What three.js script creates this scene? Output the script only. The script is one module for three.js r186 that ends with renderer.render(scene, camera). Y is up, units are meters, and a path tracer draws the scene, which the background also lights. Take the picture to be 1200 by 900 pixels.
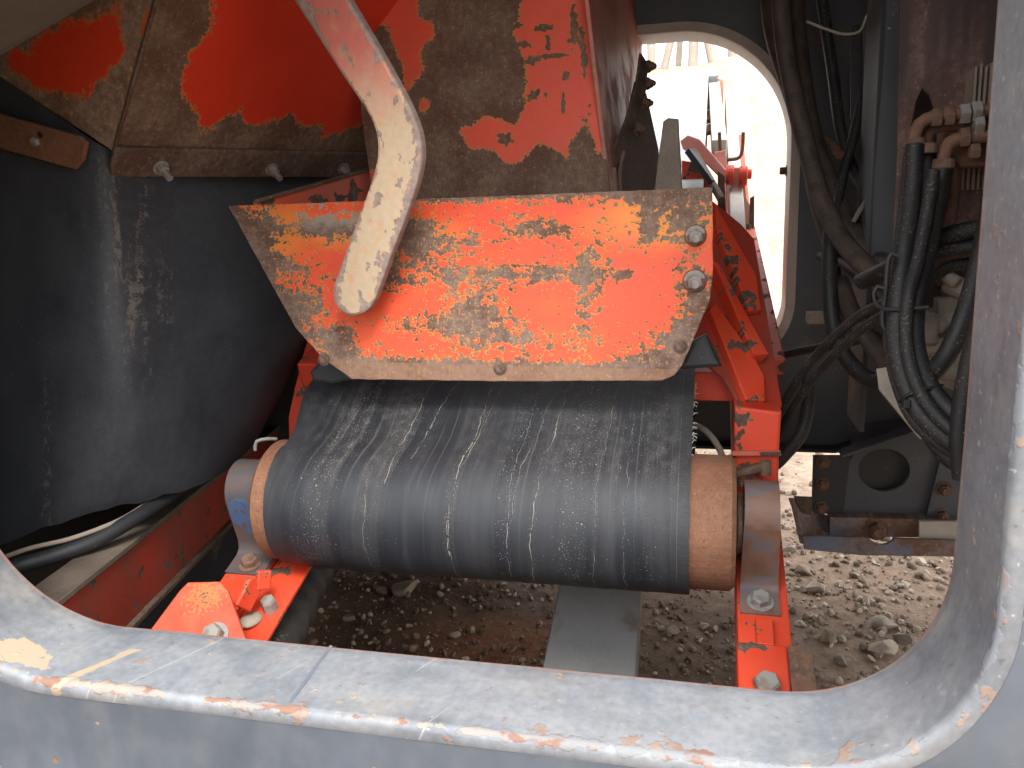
import * as THREE from 'three';
import { mergeGeometries } from 'three/addons/utils/BufferGeometryUtils.js';
import { RoundedBoxGeometry } from 'three/addons/geometries/RoundedBoxGeometry.js';

// ---------------------------------------------------------------- camera, sky, sun, exposure
const V = (x, y, z) => new THREE.Vector3(x, y, z);
const D2R = Math.PI / 180;
const scene = new THREE.Scene();
const camera = new THREE.PerspectiveCamera(50, 4 / 3, 0.05, 400);
camera.position.set(0, 1.3, 0);
camera.rotation.order = 'YXZ';
camera.rotation.set(-11 * D2R, 13.7 * D2R, -1.7 * D2R);
camera.updateMatrixWorld(true);

const renderer = new THREE.WebGLRenderer({ antialias: true });
renderer.setSize(1024, 768);
renderer.toneMapping = THREE.LinearToneMapping;
renderer.toneMappingExposure = 3.9;
renderer.shadowMap.enabled = true;

const sun = new THREE.DirectionalLight(new THREE.Color(1, 0.96, 0.9), 1.0);
sun.position.set(2.2, 6.6, 3.6);
sun.target.position.set(-0.3, 0.8, -1.6);
sun.castShadow = true; sun.shadow.radius = 28;
sun.shadow.mapSize.set(2048, 2048);
Object.assign(sun.shadow.camera, { left: -8, right: 8, top: 8, bottom: -8, near: 0.5, far: 30 });
scene.add(sun, sun.target);

// ---------------------------------------------------------------- seeded noise
function rng(seed) { let a = seed >>> 0; return () => { a = (a + 0x6D2B79F5) | 0; let t = Math.imul(a ^ (a >>> 15), 1 | a); t = (t + Math.imul(t ^ (t >>> 7), 61 | t)) ^ t; return ((t ^ (t >>> 14)) >>> 0) / 4294967296; }; }
const PERM = new Uint16Array(1024), GX = new Float32Array(512), GY = new Float32Array(512);
{ const r = rng(7), p = [...Array(512).keys()]; for (let i = 511; i > 0; i--) { const j = Math.floor(r() * (i + 1)); [p[i], p[j]] = [p[j], p[i]]; } for (let i = 0; i < 1024; i++) PERM[i] = p[i & 511]; for (let i = 0; i < 512; i++) { const a = r() * 6.2832; GX[i] = Math.cos(a); GY[i] = Math.sin(a); } }
function gn(x, y, per = 0) {                      // gradient noise, about -0.7..0.7; per > 0 makes it tile
  let xi = Math.floor(x), yi = Math.floor(y); const fx = x - xi, fy = y - yi;
  let x1 = xi + 1, y1 = yi + 1;
  if (per) { xi = ((xi % per) + per) % per; x1 = ((x1 % per) + per) % per; yi = ((yi % per) + per) % per; y1 = ((y1 % per) + per) % per; }
  const h = (a, b) => PERM[PERM[a & 511] + (b & 511)];
  const a = h(xi, yi), b = h(x1, yi), c = h(xi, y1), d = h(x1, y1);
  const u = fx * fx * fx * (fx * (fx * 6 - 15) + 10), v = fy * fy * fy * (fy * (fy * 6 - 15) + 10);
  const n00 = GX[a] * fx + GY[a] * fy, n10 = GX[b] * (fx - 1) + GY[b] * fy, n01 = GX[c] * fx + GY[c] * (fy - 1), n11 = GX[d] * (fx - 1) + GY[d] * (fy - 1);
  return n00 + u * (n10 - n00) + v * (n01 - n00 + u * (n00 - n10 - n01 + n11));
}
function fbm(x, y, o = 4, per = 0) { let s = 0, a = 1, t = 0; for (let i = 0; i < o; i++) { s += a * gn(x + i * 17 * (per ? 0 : 1), y, per); t += a; a *= 0.55; x *= 2; y *= 2; per *= 2; } return s / t * 1.6; }
const clamp = (x, a = 0, b = 1) => Math.min(b, Math.max(a, x));
const sstep = (a, b, x) => { const t = clamp((x - a) / (b - a)); return t * t * (3 - 2 * t); };
const mix = (a, b, t) => a + (b - a) * t;
const mix3 = (a, b, t) => [mix(a[0], b[0], t), mix(a[1], b[1], t), mix(a[2], b[2], t)];
const mul3 = (a, k) => [a[0] * k, a[1] * k, a[2] * k];

// sky: an overcast sky, brighter overhead and behind the photographer
{
  const w = 256, h = 128, d = new Float32Array(w * h * 4);
  for (let j = 0; j < h; j++) for (let i = 0; i < w; i++) {
    const el = ((j + 0.5) / h - 0.5) * Math.PI, az = (i + 0.5) / w * 2 * Math.PI, k = (j * w + i) * 4;
    const ph = az - Math.PI, sd = Math.max(0, (Math.cos(el) * Math.cos(ph) * 2.5 + Math.sin(el) * 5.8 + Math.cos(el) * Math.sin(ph) * 5.2) / 8.2);
    let L = (0.68 + 0.6 * Math.max(0, Math.sin(el))) * (0.8 + 0.55 * sd * sd);
    L *= 1 + 0.16 * fbm(Math.cos(az) * 2.2 + 5, Math.sin(az) * 2.2 + el * 3, 4);
    const s = sstep(-0.06, 0.02, el), g = [0.30, 0.27, 0.24];
    const c = [0.97, 1.0, 1.05];
    for (let q = 0; q < 3; q++) d[k + q] = mix(g[q], c[q] * L, s);
    d[k + 3] = 1;
  }
  const t = new THREE.DataTexture(d, w, h, THREE.RGBAFormat, THREE.FloatType);
  t.mapping = THREE.EquirectangularReflectionMapping; t.magFilter = t.minFilter = THREE.LinearFilter; t.wrapS = THREE.RepeatWrapping; t.needsUpdate = true;
  scene.background = t; scene.environment = t;
}

// ---------------------------------------------------------------- layout: a picture point on a plane of the place
const FOC = 450 / Math.tan(25 * D2R);
function ray(px, py) { return V((px - 600) / FOC, (450 - py) / FOC, -1).applyQuaternion(camera.quaternion); }
const CAM = camera.position.clone();
function onZ(px, py, z) { const d = ray(px, py); return CAM.clone().addScaledVector(d, (z - CAM.z) / d.z); }
function onY(px, py, y) { const d = ray(px, py); return CAM.clone().addScaledVector(d, (y - CAM.y) / d.y); }
function onPlane(px, py, P) { const d = ray(px, py); return CAM.clone().addScaledVector(d, P.o.clone().sub(CAM).dot(P.n) / d.dot(P.n)); }
const zPlane = (z) => ({ o: V(0, 0, z), u: V(1, 0, 0), v: V(0, 1, 0), n: V(0, 0, 1) });
const xPlane = (x) => ({ o: V(x, 0, 0), u: V(0, 0, -1), v: V(0, 1, 0), n: V(1, 0, 0) });
const yPlane = (y) => ({ o: V(0, y, 0), u: V(1, 0, 0), v: V(0, 0, -1), n: V(0, 1, 0) });
function plane3(a, b, c) { const u = b.clone().sub(a).normalize(), n = u.clone().cross(c.clone().sub(a)).normalize(), v = n.clone().cross(u); return { o: a.clone(), u, v, n }; }
const to2 = (P, w) => { const q = w.clone().sub(P.o); return [q.dot(P.u), q.dot(P.v)]; };

// ---------------------------------------------------------------- names, labels
const used = {};
function numbered(n) { const k = used[n] = (used[n] ?? -1) + 1; return k ? `${n}_${String(k).padStart(3, '0')}` : n; }
function thing(name, label, category, base = V(0, 0, 0), group, kind) {
  const o = new THREE.Group(); o.name = numbered(name); o.position.copy(base); scene.add(o);
  o.userData = kind ? { kind, label } : { label, category };
  if (category) o.userData.category = category;
  if (group) o.userData.group = group;
  return o;
}
function worldOf(o) { const p = V(0, 0, 0); for (let q = o; q && q !== scene; q = q.parent) p.add(q.position); return p; }
// geometry in world metres becomes one named mesh under parent
function part(name, geo, mat, parent = scene, label) {
  if (Array.isArray(geo)) geo = geo.length === 1 ? geo[0] : mergeGeometries(geo.map((g) => { g = g.index ? g.toNonIndexed() : g; for (const k of Object.keys(g.attributes)) if (!['position', 'normal', 'uv'].includes(k)) g.deleteAttribute(k); return g; }));
  const m = new THREE.Mesh(geo, mat); m.name = parent === scene ? numbered(name) : name;
  const b = worldOf(parent); geo.translate(-b.x, -b.y, -b.z);
  m.castShadow = m.receiveShadow = true; if (label) m.userData.label = label;
  parent.add(m); return m;
}
function solo(name, geo, mat, label, category, group) { const m = part(name, geo, mat); m.userData = { label, category }; if (group) m.userData.group = group; return m; }

// ---------------------------------------------------------------- textures
const toS = (v) => { v = clamp(v); return v <= 0.0031308 ? v * 12.92 : 1.055 * Math.pow(v, 1 / 2.4) - 0.055; };
// fn(x, y) in metres gives [r, g, b, roughness]; roughness doubles as relief (rough = low)
function bake(w, h, W, H, fn, o = {}) {
  const c = new Uint8Array(w * h * 4), r = new Uint8Array(w * h * 4);
  for (let j = 0; j < h; j++) for (let i = 0; i < w; i++) {
    const q = fn((i + 0.5) / w * W, (j + 0.5) / h * H), k = (j * w + i) * 4;
    c[k] = toS(q[0]) * 255; c[k + 1] = toS(q[1]) * 255; c[k + 2] = toS(q[2]) * 255; c[k + 3] = 255;
    r[k] = r[k + 1] = r[k + 2] = clamp(q[3]) * 255; r[k + 3] = 255;
  }
  const mk = (d, s) => { const t = new THREE.DataTexture(d, w, h, THREE.RGBAFormat); t.magFilter = THREE.LinearFilter; t.minFilter = THREE.LinearMipmapLinearFilter; t.generateMipmaps = true; t.wrapS = t.wrapT = o.tile ? THREE.RepeatWrapping : THREE.MirroredRepeatWrapping; if (s) t.colorSpace = THREE.SRGBColorSpace; if (o.tile) t.repeat.set(1 / W, 1 / H); t.needsUpdate = true; return t; };
  const map = mk(c, true), rr = mk(r, false);
  return new THREE.MeshStandardMaterial({ map, roughnessMap: rr, roughness: 1, metalness: o.metal ?? 0, bumpMap: rr, bumpScale: -(o.bump ?? 0.002) });
}
const RED = [0.66, 0.050, 0.014], ORANGE = [0.66, 0.19, 0.035];
function rustAt(x, y, per = 0, f = 1) {           // pitted brown rust with ochre specks and greyer dusty areas
  const a = fbm(x * 8 * f, y * 8 * f, 4, per * 8), b = fbm(x * 64 * f + 3 * (per ? 0 : 1), y * 64 * f, 3, per * 64), g = gn(x * 180 * f, y * 180 * f, per * 180);
  let c = mix3([0.078, 0.040, 0.025], [0.135, 0.095, 0.070], sstep(-0.5, 0.6, a + b * 0.6));
  c = mix3(c, [0.21, 0.10, 0.040], sstep(0.25, 0.75, b + 0.35 * a) * 0.7);
  c = mix3(c, [0.30, 0.20, 0.07], sstep(0.42, 0.7, g + 0.25 * b) * 0.8);
  return [...mul3(c, 1 + 0.35 * g), 0.84 + 0.16 * b];
}
// paintness(x, y) > 0 keeps paint
function paintOver(paintness, paintCol, o = {}) {
  return (x, y) => {
    const p = paintness(x, y) + 0.05 * gn(x * 170, y * 170), r = rustAt(x, y, 0, o.rustScale ?? 1);
    if (p <= -0.012) return o.rustTint ? [r[0] * o.rustTint[0], r[1] * o.rustTint[1], r[2] * o.rustTint[2], r[3]] : r;
    let c = paintCol(x, y);
    const m = 1 + 0.10 * fbm(x * 5, y * 5, 3) + 0.05 * gn(x * 90, y * 90); c = mul3(c, m);
    const sc = gn(x * 20 + 3, y * 140); if (sc > 0.5) c = mix3(c, [0.5, 0.3, 0.2], (sc - 0.5) * 1.2);
    if (p < 0.02) { c = mix3(c, o.edge ?? [0.42, 0.17, 0.05], 0.75); return [...c, 0.7]; }
    return [...c, (o.gloss ?? 0.58) + 0.10 * fbm(x * 30, y * 30, 2)];
  };
}
function sdPoly(x, y, P) {                         // > 0 inside
  let d = 1e9, s = false;
  for (let i = 0, j = P.length - 1; i < P.length; j = i++) {
    const [ax, ay] = P[i], [bx, by] = P[j], ex = bx - ax, ey = by - ay, wx = x - ax, wy = y - ay, t = clamp((wx * ex + wy * ey) / (ex * ex + ey * ey));
    d = Math.min(d, Math.hypot(wx - ex * t, wy - ey * t));
    if ((ay > y) !== (by > y) && x < (bx - ax) * (y - ay) / (by - ay) + ax) s = !s;
  }
  return s ? d : -d;
}
// tileable general materials, one metre = the tile size
function tileMat(W, n, fn, o = {}) { return bake(n, n, W, W, fn, { tile: true, ...o }); }
const M = {};
M.rust = tileMat(0.5, 512, (x, y) => rustAt(x, y, 0.5));
M.rustOrange = tileMat(0.5, 768, (x, y) => { const r = rustAt(x, y, 0.5), k = fbm(x * 16, y * 16, 4, 8), g = fbm(x * 160, y * 160, 3, 80); let c = mix3(mul3(r, 1.4), [0.29, 0.115, 0.052], 0.62 + 0.25 * k).slice(0, 3); c = mul3(c, 0.82 + 0.3 * g); if (g > 0.34) c = mix3(c, [0.10, 0.045, 0.03], 0.7); if (g < -0.5) c = mix3(c, [0.32, 0.21, 0.14], 0.45); return [...c, 0.82 + 0.18 * g]; }, { bump: 0.002 });
M.red = tileMat(0.5, 768, (x, y) => {
  const p = 0.25 + fbm(x * 10, y * 10, 5, 5) * 0.66 + 0.2 * fbm(x * 40, y * 40, 3, 20) + 0.12 * gn(x * 120, y * 120, 60), r = rustAt(x, y, 0.5);
  if (p < 0) return r; if (p < 0.03) return [0.3, 0.10, 0.05, 0.7];
  const k = fbm(x * 6, y * 6, 3, 3); return [...mix3(mul3(RED, 1 + 0.15 * k), [0.40, 0.13, 0.08], clamp(0.06 + 0.25 * k)), 0.6 + 0.12 * k];
}, { bump: 0.0012 });
M.daylitRed = tileMat(0.5, 256, (x, y) => { const k = fbm(x * 8, y * 8, 4, 4); return [...mix3([0.55, 0.30, 0.26], [0.60, 0.16, 0.11], clamp(0.35 + 0.8 * k)), 0.7]; });  // red paled in colour to stand for strong daylight on the link
M.redShaded = tileMat(0.5, 512, (x, y) => { const k = fbm(x * 6, y * 6, 4, 3), p = 0.22 + fbm(x * 12, y * 12, 5, 6) * 0.7; if (p < 0) return rustAt(x, y, 0.5); return [...mul3(mix3([0.42, 0.030, 0.012], [0.13, 0.06, 0.036], clamp(0.35 + 0.7 * k)), 1), 0.62 + 0.1 * k]; });  // red with the shade on beam and strut webs painted in, plus grime
M.redDusty = tileMat(0.5, 512, (x, y) => { const k = fbm(x * 6, y * 6, 4, 3), p = 0.18 + fbm(x * 12 , y * 12, 4, 6) * 0.7; if (p < 0) return rustAt(x, y, 0.5); return [...mix3(RED, [0.34, 0.22, 0.15], clamp(0.35 + 0.5 * k)), 0.6 + 0.1 * k]; });
M.greyPaint = tileMat(1, 768, (x, y) => { const k = fbm(x * 4, y * 4, 5, 4), s = gn(x * 140, y * 140, 140); let c = mul3([0.072, 0.077, 0.084], 1 + 0.35 * k); if (s + 0.4 * k > 0.62) c = [0.24, 0.21, 0.17]; return [...mix3(c, [0.20, 0.12, 0.075], sstep(0.35, 0.8, k + 0.2 * s)), 0.52 + 0.15 * k]; }, { bump: 0.0008 });
M.greyDark = tileMat(1, 512, (x, y) => { const k = fbm(x * 4, y * 4, 5, 4), r = rustAt(x, y, 1); return [...mix3(mul3([0.030, 0.029, 0.030], 1 + 0.3 * k), r.slice(0, 3), sstep(0.15, 0.6, k + 0.15 * gn(x * 40, y * 40, 40))), 0.6 + 0.15 * k]; }, { bump: 0.0008 });
M.rubber = tileMat(0.5, 512, (x, y) => { const k = fbm(x * 8, y * 8, 4, 4), s = gn(x * 160, y * 160, 80); return [...(s > 0.5 + 0.2 * k ? [0.13, 0.115, 0.095] : mul3([0.020, 0.020, 0.022], 1 + 0.4 * k)), 0.55 + 0.15 * k]; }, { bump: 0.001 });
M.hose = tileMat(0.25, 512, (x, y) => { const k = fbm(x * 16, y * 16, 4, 4), s = gn(x * 240, y * 240, 60), d = sstep(0.24, 0.6, s + 0.5 * k); return [...mix3(mul3([0.017, 0.015, 0.014], 1 + 0.5 * k), [0.15, 0.115, 0.08], d), 0.66 + 0.2 * k + 0.2 * d]; }, { bump: 0.0008 });
M.hoseBrown = tileMat(0.25, 512, (x, y) => { const k = fbm(x * 16, y * 16, 4, 4), s = gn(x * 200, y * 200, 50); return [...mix3([0.030, 0.022, 0.018], [0.15, 0.10, 0.07], clamp(0.3 + 0.6 * k + 0.3 * s)), 0.7 + 0.1 * k]; }, { bump: 0.0008 });
M.dusty = tileMat(0.5, 512, (x, y) => { const k = fbm(x * 8, y * 8, 5, 4), s = gn(x * 150, y * 150, 75); return [...mix3([0.20, 0.155, 0.12], [0.33, 0.27, 0.21], clamp(0.5 + 0.6 * k + 0.3 * s)), 0.85 + 0.1 * k]; }, { bump: 0.001 });
M.grimySteel = tileMat(0.5, 512, (x, y) => { const k = fbm(x * 8, y * 8, 5, 4), s = gn(x * 150, y * 150, 75); return [...mix3([0.085, 0.062, 0.047], [0.19, 0.15, 0.115], clamp(0.45 + 0.7 * k + 0.35 * s)), 0.8 + 0.1 * k]; }, { bump: 0.001 });
M.beige = tileMat(0.25, 512, (x, y) => { const k = fbm(x * 16, y * 16, 4, 4), s = gn(x * 200, y * 200, 50); return [...mix3([0.24, 0.20, 0.155], [0.40, 0.345, 0.27], clamp(0.5 + 0.5 * k + 0.3 * s)), 0.75]; }, { bump: 0.001 });
M.zinc = tileMat(0.25, 256, (x, y) => { const k = fbm(x * 24, y * 24, 4, 6); return [...mix3([0.27, 0.25, 0.225], [0.15, 0.105, 0.07], sstep(-0.1, 0.6, k)), 0.55 + 0.2 * k]; }, { bump: 0.0004 });
M.steelBlue = tileMat(0.5, 512, (x, y) => { const k = fbm(x * 7 , y * 7, 5, 0) , r = rustAt(x, y, 0.5); let c = mix3(mul3(r, 1.7).slice(0, 3), [0.15, 0.17, 0.22], sstep(-0.15, 0.35, k)); return [...c, 0.55 + 0.2 * Math.abs(k)]; });
M.cream = tileMat(0.5, 256, (x, y) => { const k = fbm(x * 8, y * 8, 4, 4); return [...mix3([0.50, 0.46, 0.40], [0.36, 0.28, 0.2], clamp(0.3 + 0.7 * k)), 0.7]; });
M.castIron = tileMat(0.25, 256, (x, y) => { const k = fbm(x * 16, y * 16, 4, 4), r = rustAt(x, y, 0.25); return [...mix3(mul3(r, 1.3).slice(0, 3), mix3([0.20, 0.078, 0.034], [0.14, 0.10, 0.075], clamp(0.35 + 1.2 * fbm(x * 24 , y * 24, 3, 6))), clamp(0.5 + k)), 0.85]; });

// ---------------------------------------------------------------- shapes
function boxUV(g) {                               // uv in metres from the dominant normal axis
  g = g.index ? g.toNonIndexed() : g; const p = g.attributes.position, n = g.attributes.normal, uv = new Float32Array(p.count * 2);
  for (let i = 0; i < p.count; i++) { const f = i - i % 3; let ax = 0, ay = 0, az = 0; for (let k = f; k < f + 3; k++) { ax += n.getX(k); ay += n.getY(k); az += n.getZ(k); } ax = Math.abs(ax); ay = Math.abs(ay); az = Math.abs(az); const x = p.getX(i), y = p.getY(i), z = p.getZ(i); if (az >= ax && az >= ay) { uv[2 * i] = x; uv[2 * i + 1] = y; } else if (ax >= ay) { uv[2 * i] = z; uv[2 * i + 1] = y; } else { uv[2 * i] = x; uv[2 * i + 1] = z; } }
  g.setAttribute('uv', new THREE.BufferAttribute(uv, 2)); return g;
}
function frameM(o, x, y, z) { return new THREE.Matrix4().makeBasis(x, y, z).setPosition(o); }
// plate from an outline on plane P: front face on the plane, thickness behind it
function slabGeo(P, poly2, thick, bevel = 0.002, holes = [], box) {
  const sh = new THREE.Shape(poly2.map(([a, b]) => new THREE.Vector2(a, b)));
  for (const h of holes) sh.holes.push(new THREE.Path(h.map(([a, b]) => new THREE.Vector2(a, b))));
  const g = new THREE.ExtrudeGeometry(sh, { depth: thick - 2 * bevel, bevelEnabled: true, bevelSize: bevel, bevelThickness: bevel, bevelOffset: -bevel, bevelSegments: 2, curveSegments: 24 });
  g.translate(0, 0, -thick + bevel);
  const p = g.attributes.position, uv = g.attributes.uv;
  for (let i = 0; i < p.count; i++) { let a = p.getX(i), b = p.getY(i); if (box) { a = (a - box[0]) / (box[2] - box[0]); b = (b - box[1]) / (box[3] - box[1]); } uv.setXY(i, a, b); }
  g.applyMatrix4(frameM(P.o, P.u, P.v, P.n)); return g;
}
const pxPoly = (P, pts) => pts.map(([x, y]) => to2(P, onPlane(x, y, P)));
function bounds(p) { return [Math.min(...p.map((q) => q[0])), Math.min(...p.map((q) => q[1])), Math.max(...p.map((q) => q[0])), Math.max(...p.map((q) => q[1]))]; }
function rough(poly, amp, step, seed) {            // slightly uneven outline, as flame-cut and knocked steel has
  const out = []; for (let i = 0; i < poly.length; i++) { const a = poly[i], b = poly[(i + 1) % poly.length], L = Math.hypot(b[0] - a[0], b[1] - a[1]), n = Math.max(1, Math.round(L / step)); for (let k = 0; k < n; k++) { const t = k / n, q = k ? amp * gn(seed + i * 9.7 + t * L * 30, seed) : 0; out.push([mix(a[0], b[0], t) - (b[1] - a[1]) / L * q, mix(a[1], b[1], t) + (b[0] - a[0]) / L * q]); } } return out;
}
// plain plate with a tiled material
function plate(name, P, px, thick, mat, parent, o = {}) { const q = pxPoly(P, px); return part(name, slabGeo(P, o.rough ? rough(q, o.rough, 0.02, 3) : q, thick, o.bevel ?? Math.min(0.002, thick / 3)), mat, parent, o.label); }
// plate with a baked texture that covers its own outline: make(box, toLocal) gives fn(x, y) in metres from the box corner
function bakedPlate(name, P, px, thick, res, make, parent, o = {}) {
  const q = o.poly2 ?? pxPoly(P, px), b = bounds(q), W = b[2] - b[0], H = b[3] - b[1];
  const loc = (pts) => pxPoly(P, pts).map(([x, y]) => [x - b[0], y - b[1]]);
  const mat = bake(Math.min(2048, Math.round(W * res)), Math.min(2048, Math.round(H * res)), W, H, make(W, H, loc), { bump: o.bump ?? 0.0016 });
  return part(name, slabGeo(P, o.rough ? rough(q, o.rough, 0.015, 5) : q, thick, o.bevel ?? 0.002, [], b), mat, parent, o.label);
}
function barGeo(a, b, w, h, r = 0.003, up = V(0, 1, 0)) {   // rounded rectangular bar from a to b
  const d = b.clone().sub(a), L = d.length(); d.normalize(); const x = up.clone().cross(d).normalize(), y = d.clone().cross(x);
  const g = boxUV(new RoundedBoxGeometry(w, h, L, 2, r)); g.applyMatrix4(frameM(a.clone().add(b).multiplyScalar(0.5), x, y, d)); return g;
}
const boxGeo = (x0, y0, z0, x1, y1, z1, r = 0.003) => { const g = boxUV(new RoundedBoxGeometry(Math.abs(x1 - x0), Math.abs(y1 - y0), Math.abs(z1 - z0), 2, r)); g.translate((x0 + x1) / 2, (y0 + y1) / 2, (z0 + z1) / 2); return g; };
function axisM(o, dir) { const q = new THREE.Quaternion().setFromUnitVectors(V(0, 1, 0), dir.clone().normalize()); return new THREE.Matrix4().makeRotationFromQuaternion(q).setPosition(o); }
function cyl(a, b, r, seg = 24, r2 = r, bevel = 0) {
  const d = b.clone().sub(a), L = d.length(); let g;
  if (bevel) g = new THREE.LatheGeometry([[0, 0], [r - bevel, 0], [r, bevel], [r2, L - bevel], [r2 - bevel, L], [0, L]].map(([x, y]) => new THREE.Vector2(x, y)), seg);
  else { g = new THREE.CylinderGeometry(r2, r, L, seg); g.translate(0, L / 2, 0); }
  g = g.toNonIndexed(); if (bevel) g.computeVertexNormals();
  g = boxUV(g); g.applyMatrix4(axisM(a, d)); return g;
}
function boltGeo(p, dir, r = 0.015, h = 0.014, washer = true, shank = 0) {
  const d = dir.clone().normalize(), gs = [];
  const hex = new THREE.LatheGeometry([[0, 0], [r, 0], [r, h * 0.78], [r * 0.84, h], [0, h]].map(([x, y]) => new THREE.Vector2(x, y)), 6).toNonIndexed(); hex.computeVertexNormals();
  const hb = boxUV(hex); hb.rotateY(p.x * 7 + p.y * 11); hb.applyMatrix4(axisM(p.clone().addScaledVector(d, washer ? 0.003 : 0), d)); gs.push(hb);
  if (washer) gs.push(cyl(p, p.clone().addScaledVector(d, 0.0035), r * 1.35, 20, r * 1.35, 0.001));
  if (shank) gs.push(cyl(p.clone().addScaledVector(d, h), p.clone().addScaledVector(d, h + shank), r * 0.58, 14, r * 0.58, 0.0015));
  return gs;
}
const bolt = (parent, p, dir, mat, r, h, washer, shank, name = 'bolt') => part(name, boltGeo(p, dir, r, h, washer, shank), mat, parent);
function tubeGeo(pts, r, seg = 10, closedCaps = true) {
  const c = new THREE.CatmullRomCurve3(pts, false, 'centripetal'), L = c.getLength(), n = Math.max(6, Math.ceil(L / Math.max(0.012, r * 0.8)));
  const g = new THREE.TubeGeometry(c, n, r, seg, false), uv = g.attributes.uv; for (let i = 0; i < uv.count; i++) uv.setXY(i, uv.getX(i) * L, uv.getY(i) * 2 * Math.PI * r);
  const gs = [g];
  if (closedCaps) for (const [p, t] of [[pts[0], c.getTangent(0).negate()], [pts[pts.length - 1], c.getTangent(1)]]) { const k = new THREE.CircleGeometry(r, seg); k.lookAt(t); k.translate(p.x, p.y, p.z); gs.push(k); }
  return mergeGeometries(gs.map((q) => q.toNonIndexed()));
}
function gridGeo(nu, nv, f, uvf) {                 // open surface f(s, t)
  const p = [], uv = [], ix = []; for (let j = 0; j <= nv; j++) for (let i = 0; i <= nu; i++) { const q = f(i / nu, j / nv); p.push(q.x, q.y, q.z); uv.push(...uvf(i / nu, j / nv)); }
  for (let j = 0; j < nv; j++) for (let i = 0; i < nu; i++) { const a = j * (nu + 1) + i, b = a + 1, c = a + nu + 1, d = c + 1; ix.push(a, b, d, a, d, c); }
  const g = new THREE.BufferGeometry(); g.setAttribute('position', new THREE.Float32BufferAttribute(p, 3)); g.setAttribute('uv', new THREE.Float32BufferAttribute(uv, 2)); g.setIndex(ix); g.computeVertexNormals(); return g;
}
// sheet with thickness from f(s, t)
function sheetGeo(nu, nv, f, uvf, thick) {
  const a = gridGeo(nu, nv, f, uvf), n = a.attributes.normal, p = a.attributes.position, k = p.count;
  const pos = [...p.array], uv = [...a.attributes.uv.array], ix = [...a.index.array];
  for (let i = 0; i < k; i++) { pos.push(p.getX(i) - n.getX(i) * thick, p.getY(i) - n.getY(i) * thick, p.getZ(i) - n.getZ(i) * thick); uv.push(uv[2 * i], uv[2 * i + 1]); }
  const m = ix.length; for (let i = 0; i < m; i += 3) ix.push(ix[i] + k, ix[i + 2] + k, ix[i + 1] + k);
  const rim = []; for (let i = 0; i <= nu; i++) rim.push(i); for (let j = 1; j <= nv; j++) rim.push(j * (nu + 1) + nu); for (let i = nu - 1; i >= 0; i--) rim.push(nv * (nu + 1) + i); for (let j = nv - 1; j >= 1; j--) rim.push(j * (nu + 1));
  const P0 = pos.slice(), U0 = uv.slice(), base = pos.length / 3;
  for (const r of rim) { for (const o of [r, r + k]) { pos.push(P0[3 * o], P0[3 * o + 1], P0[3 * o + 2]); uv.push(U0[2 * o], U0[2 * o + 1]); } }
  for (let i = 0; i < rim.length; i++) { const j = (i + 1) % rim.length, A = base + 2 * i, B = base + 2 * j; ix.push(A, A + 1, B, B, A + 1, B + 1); }
  const g = new THREE.BufferGeometry(); g.setAttribute('position', new THREE.Float32BufferAttribute(pos, 3)); g.setAttribute('uv', new THREE.Float32BufferAttribute(uv, 2)); g.setIndex(ix); g.computeVertexNormals(); return g;
}

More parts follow.
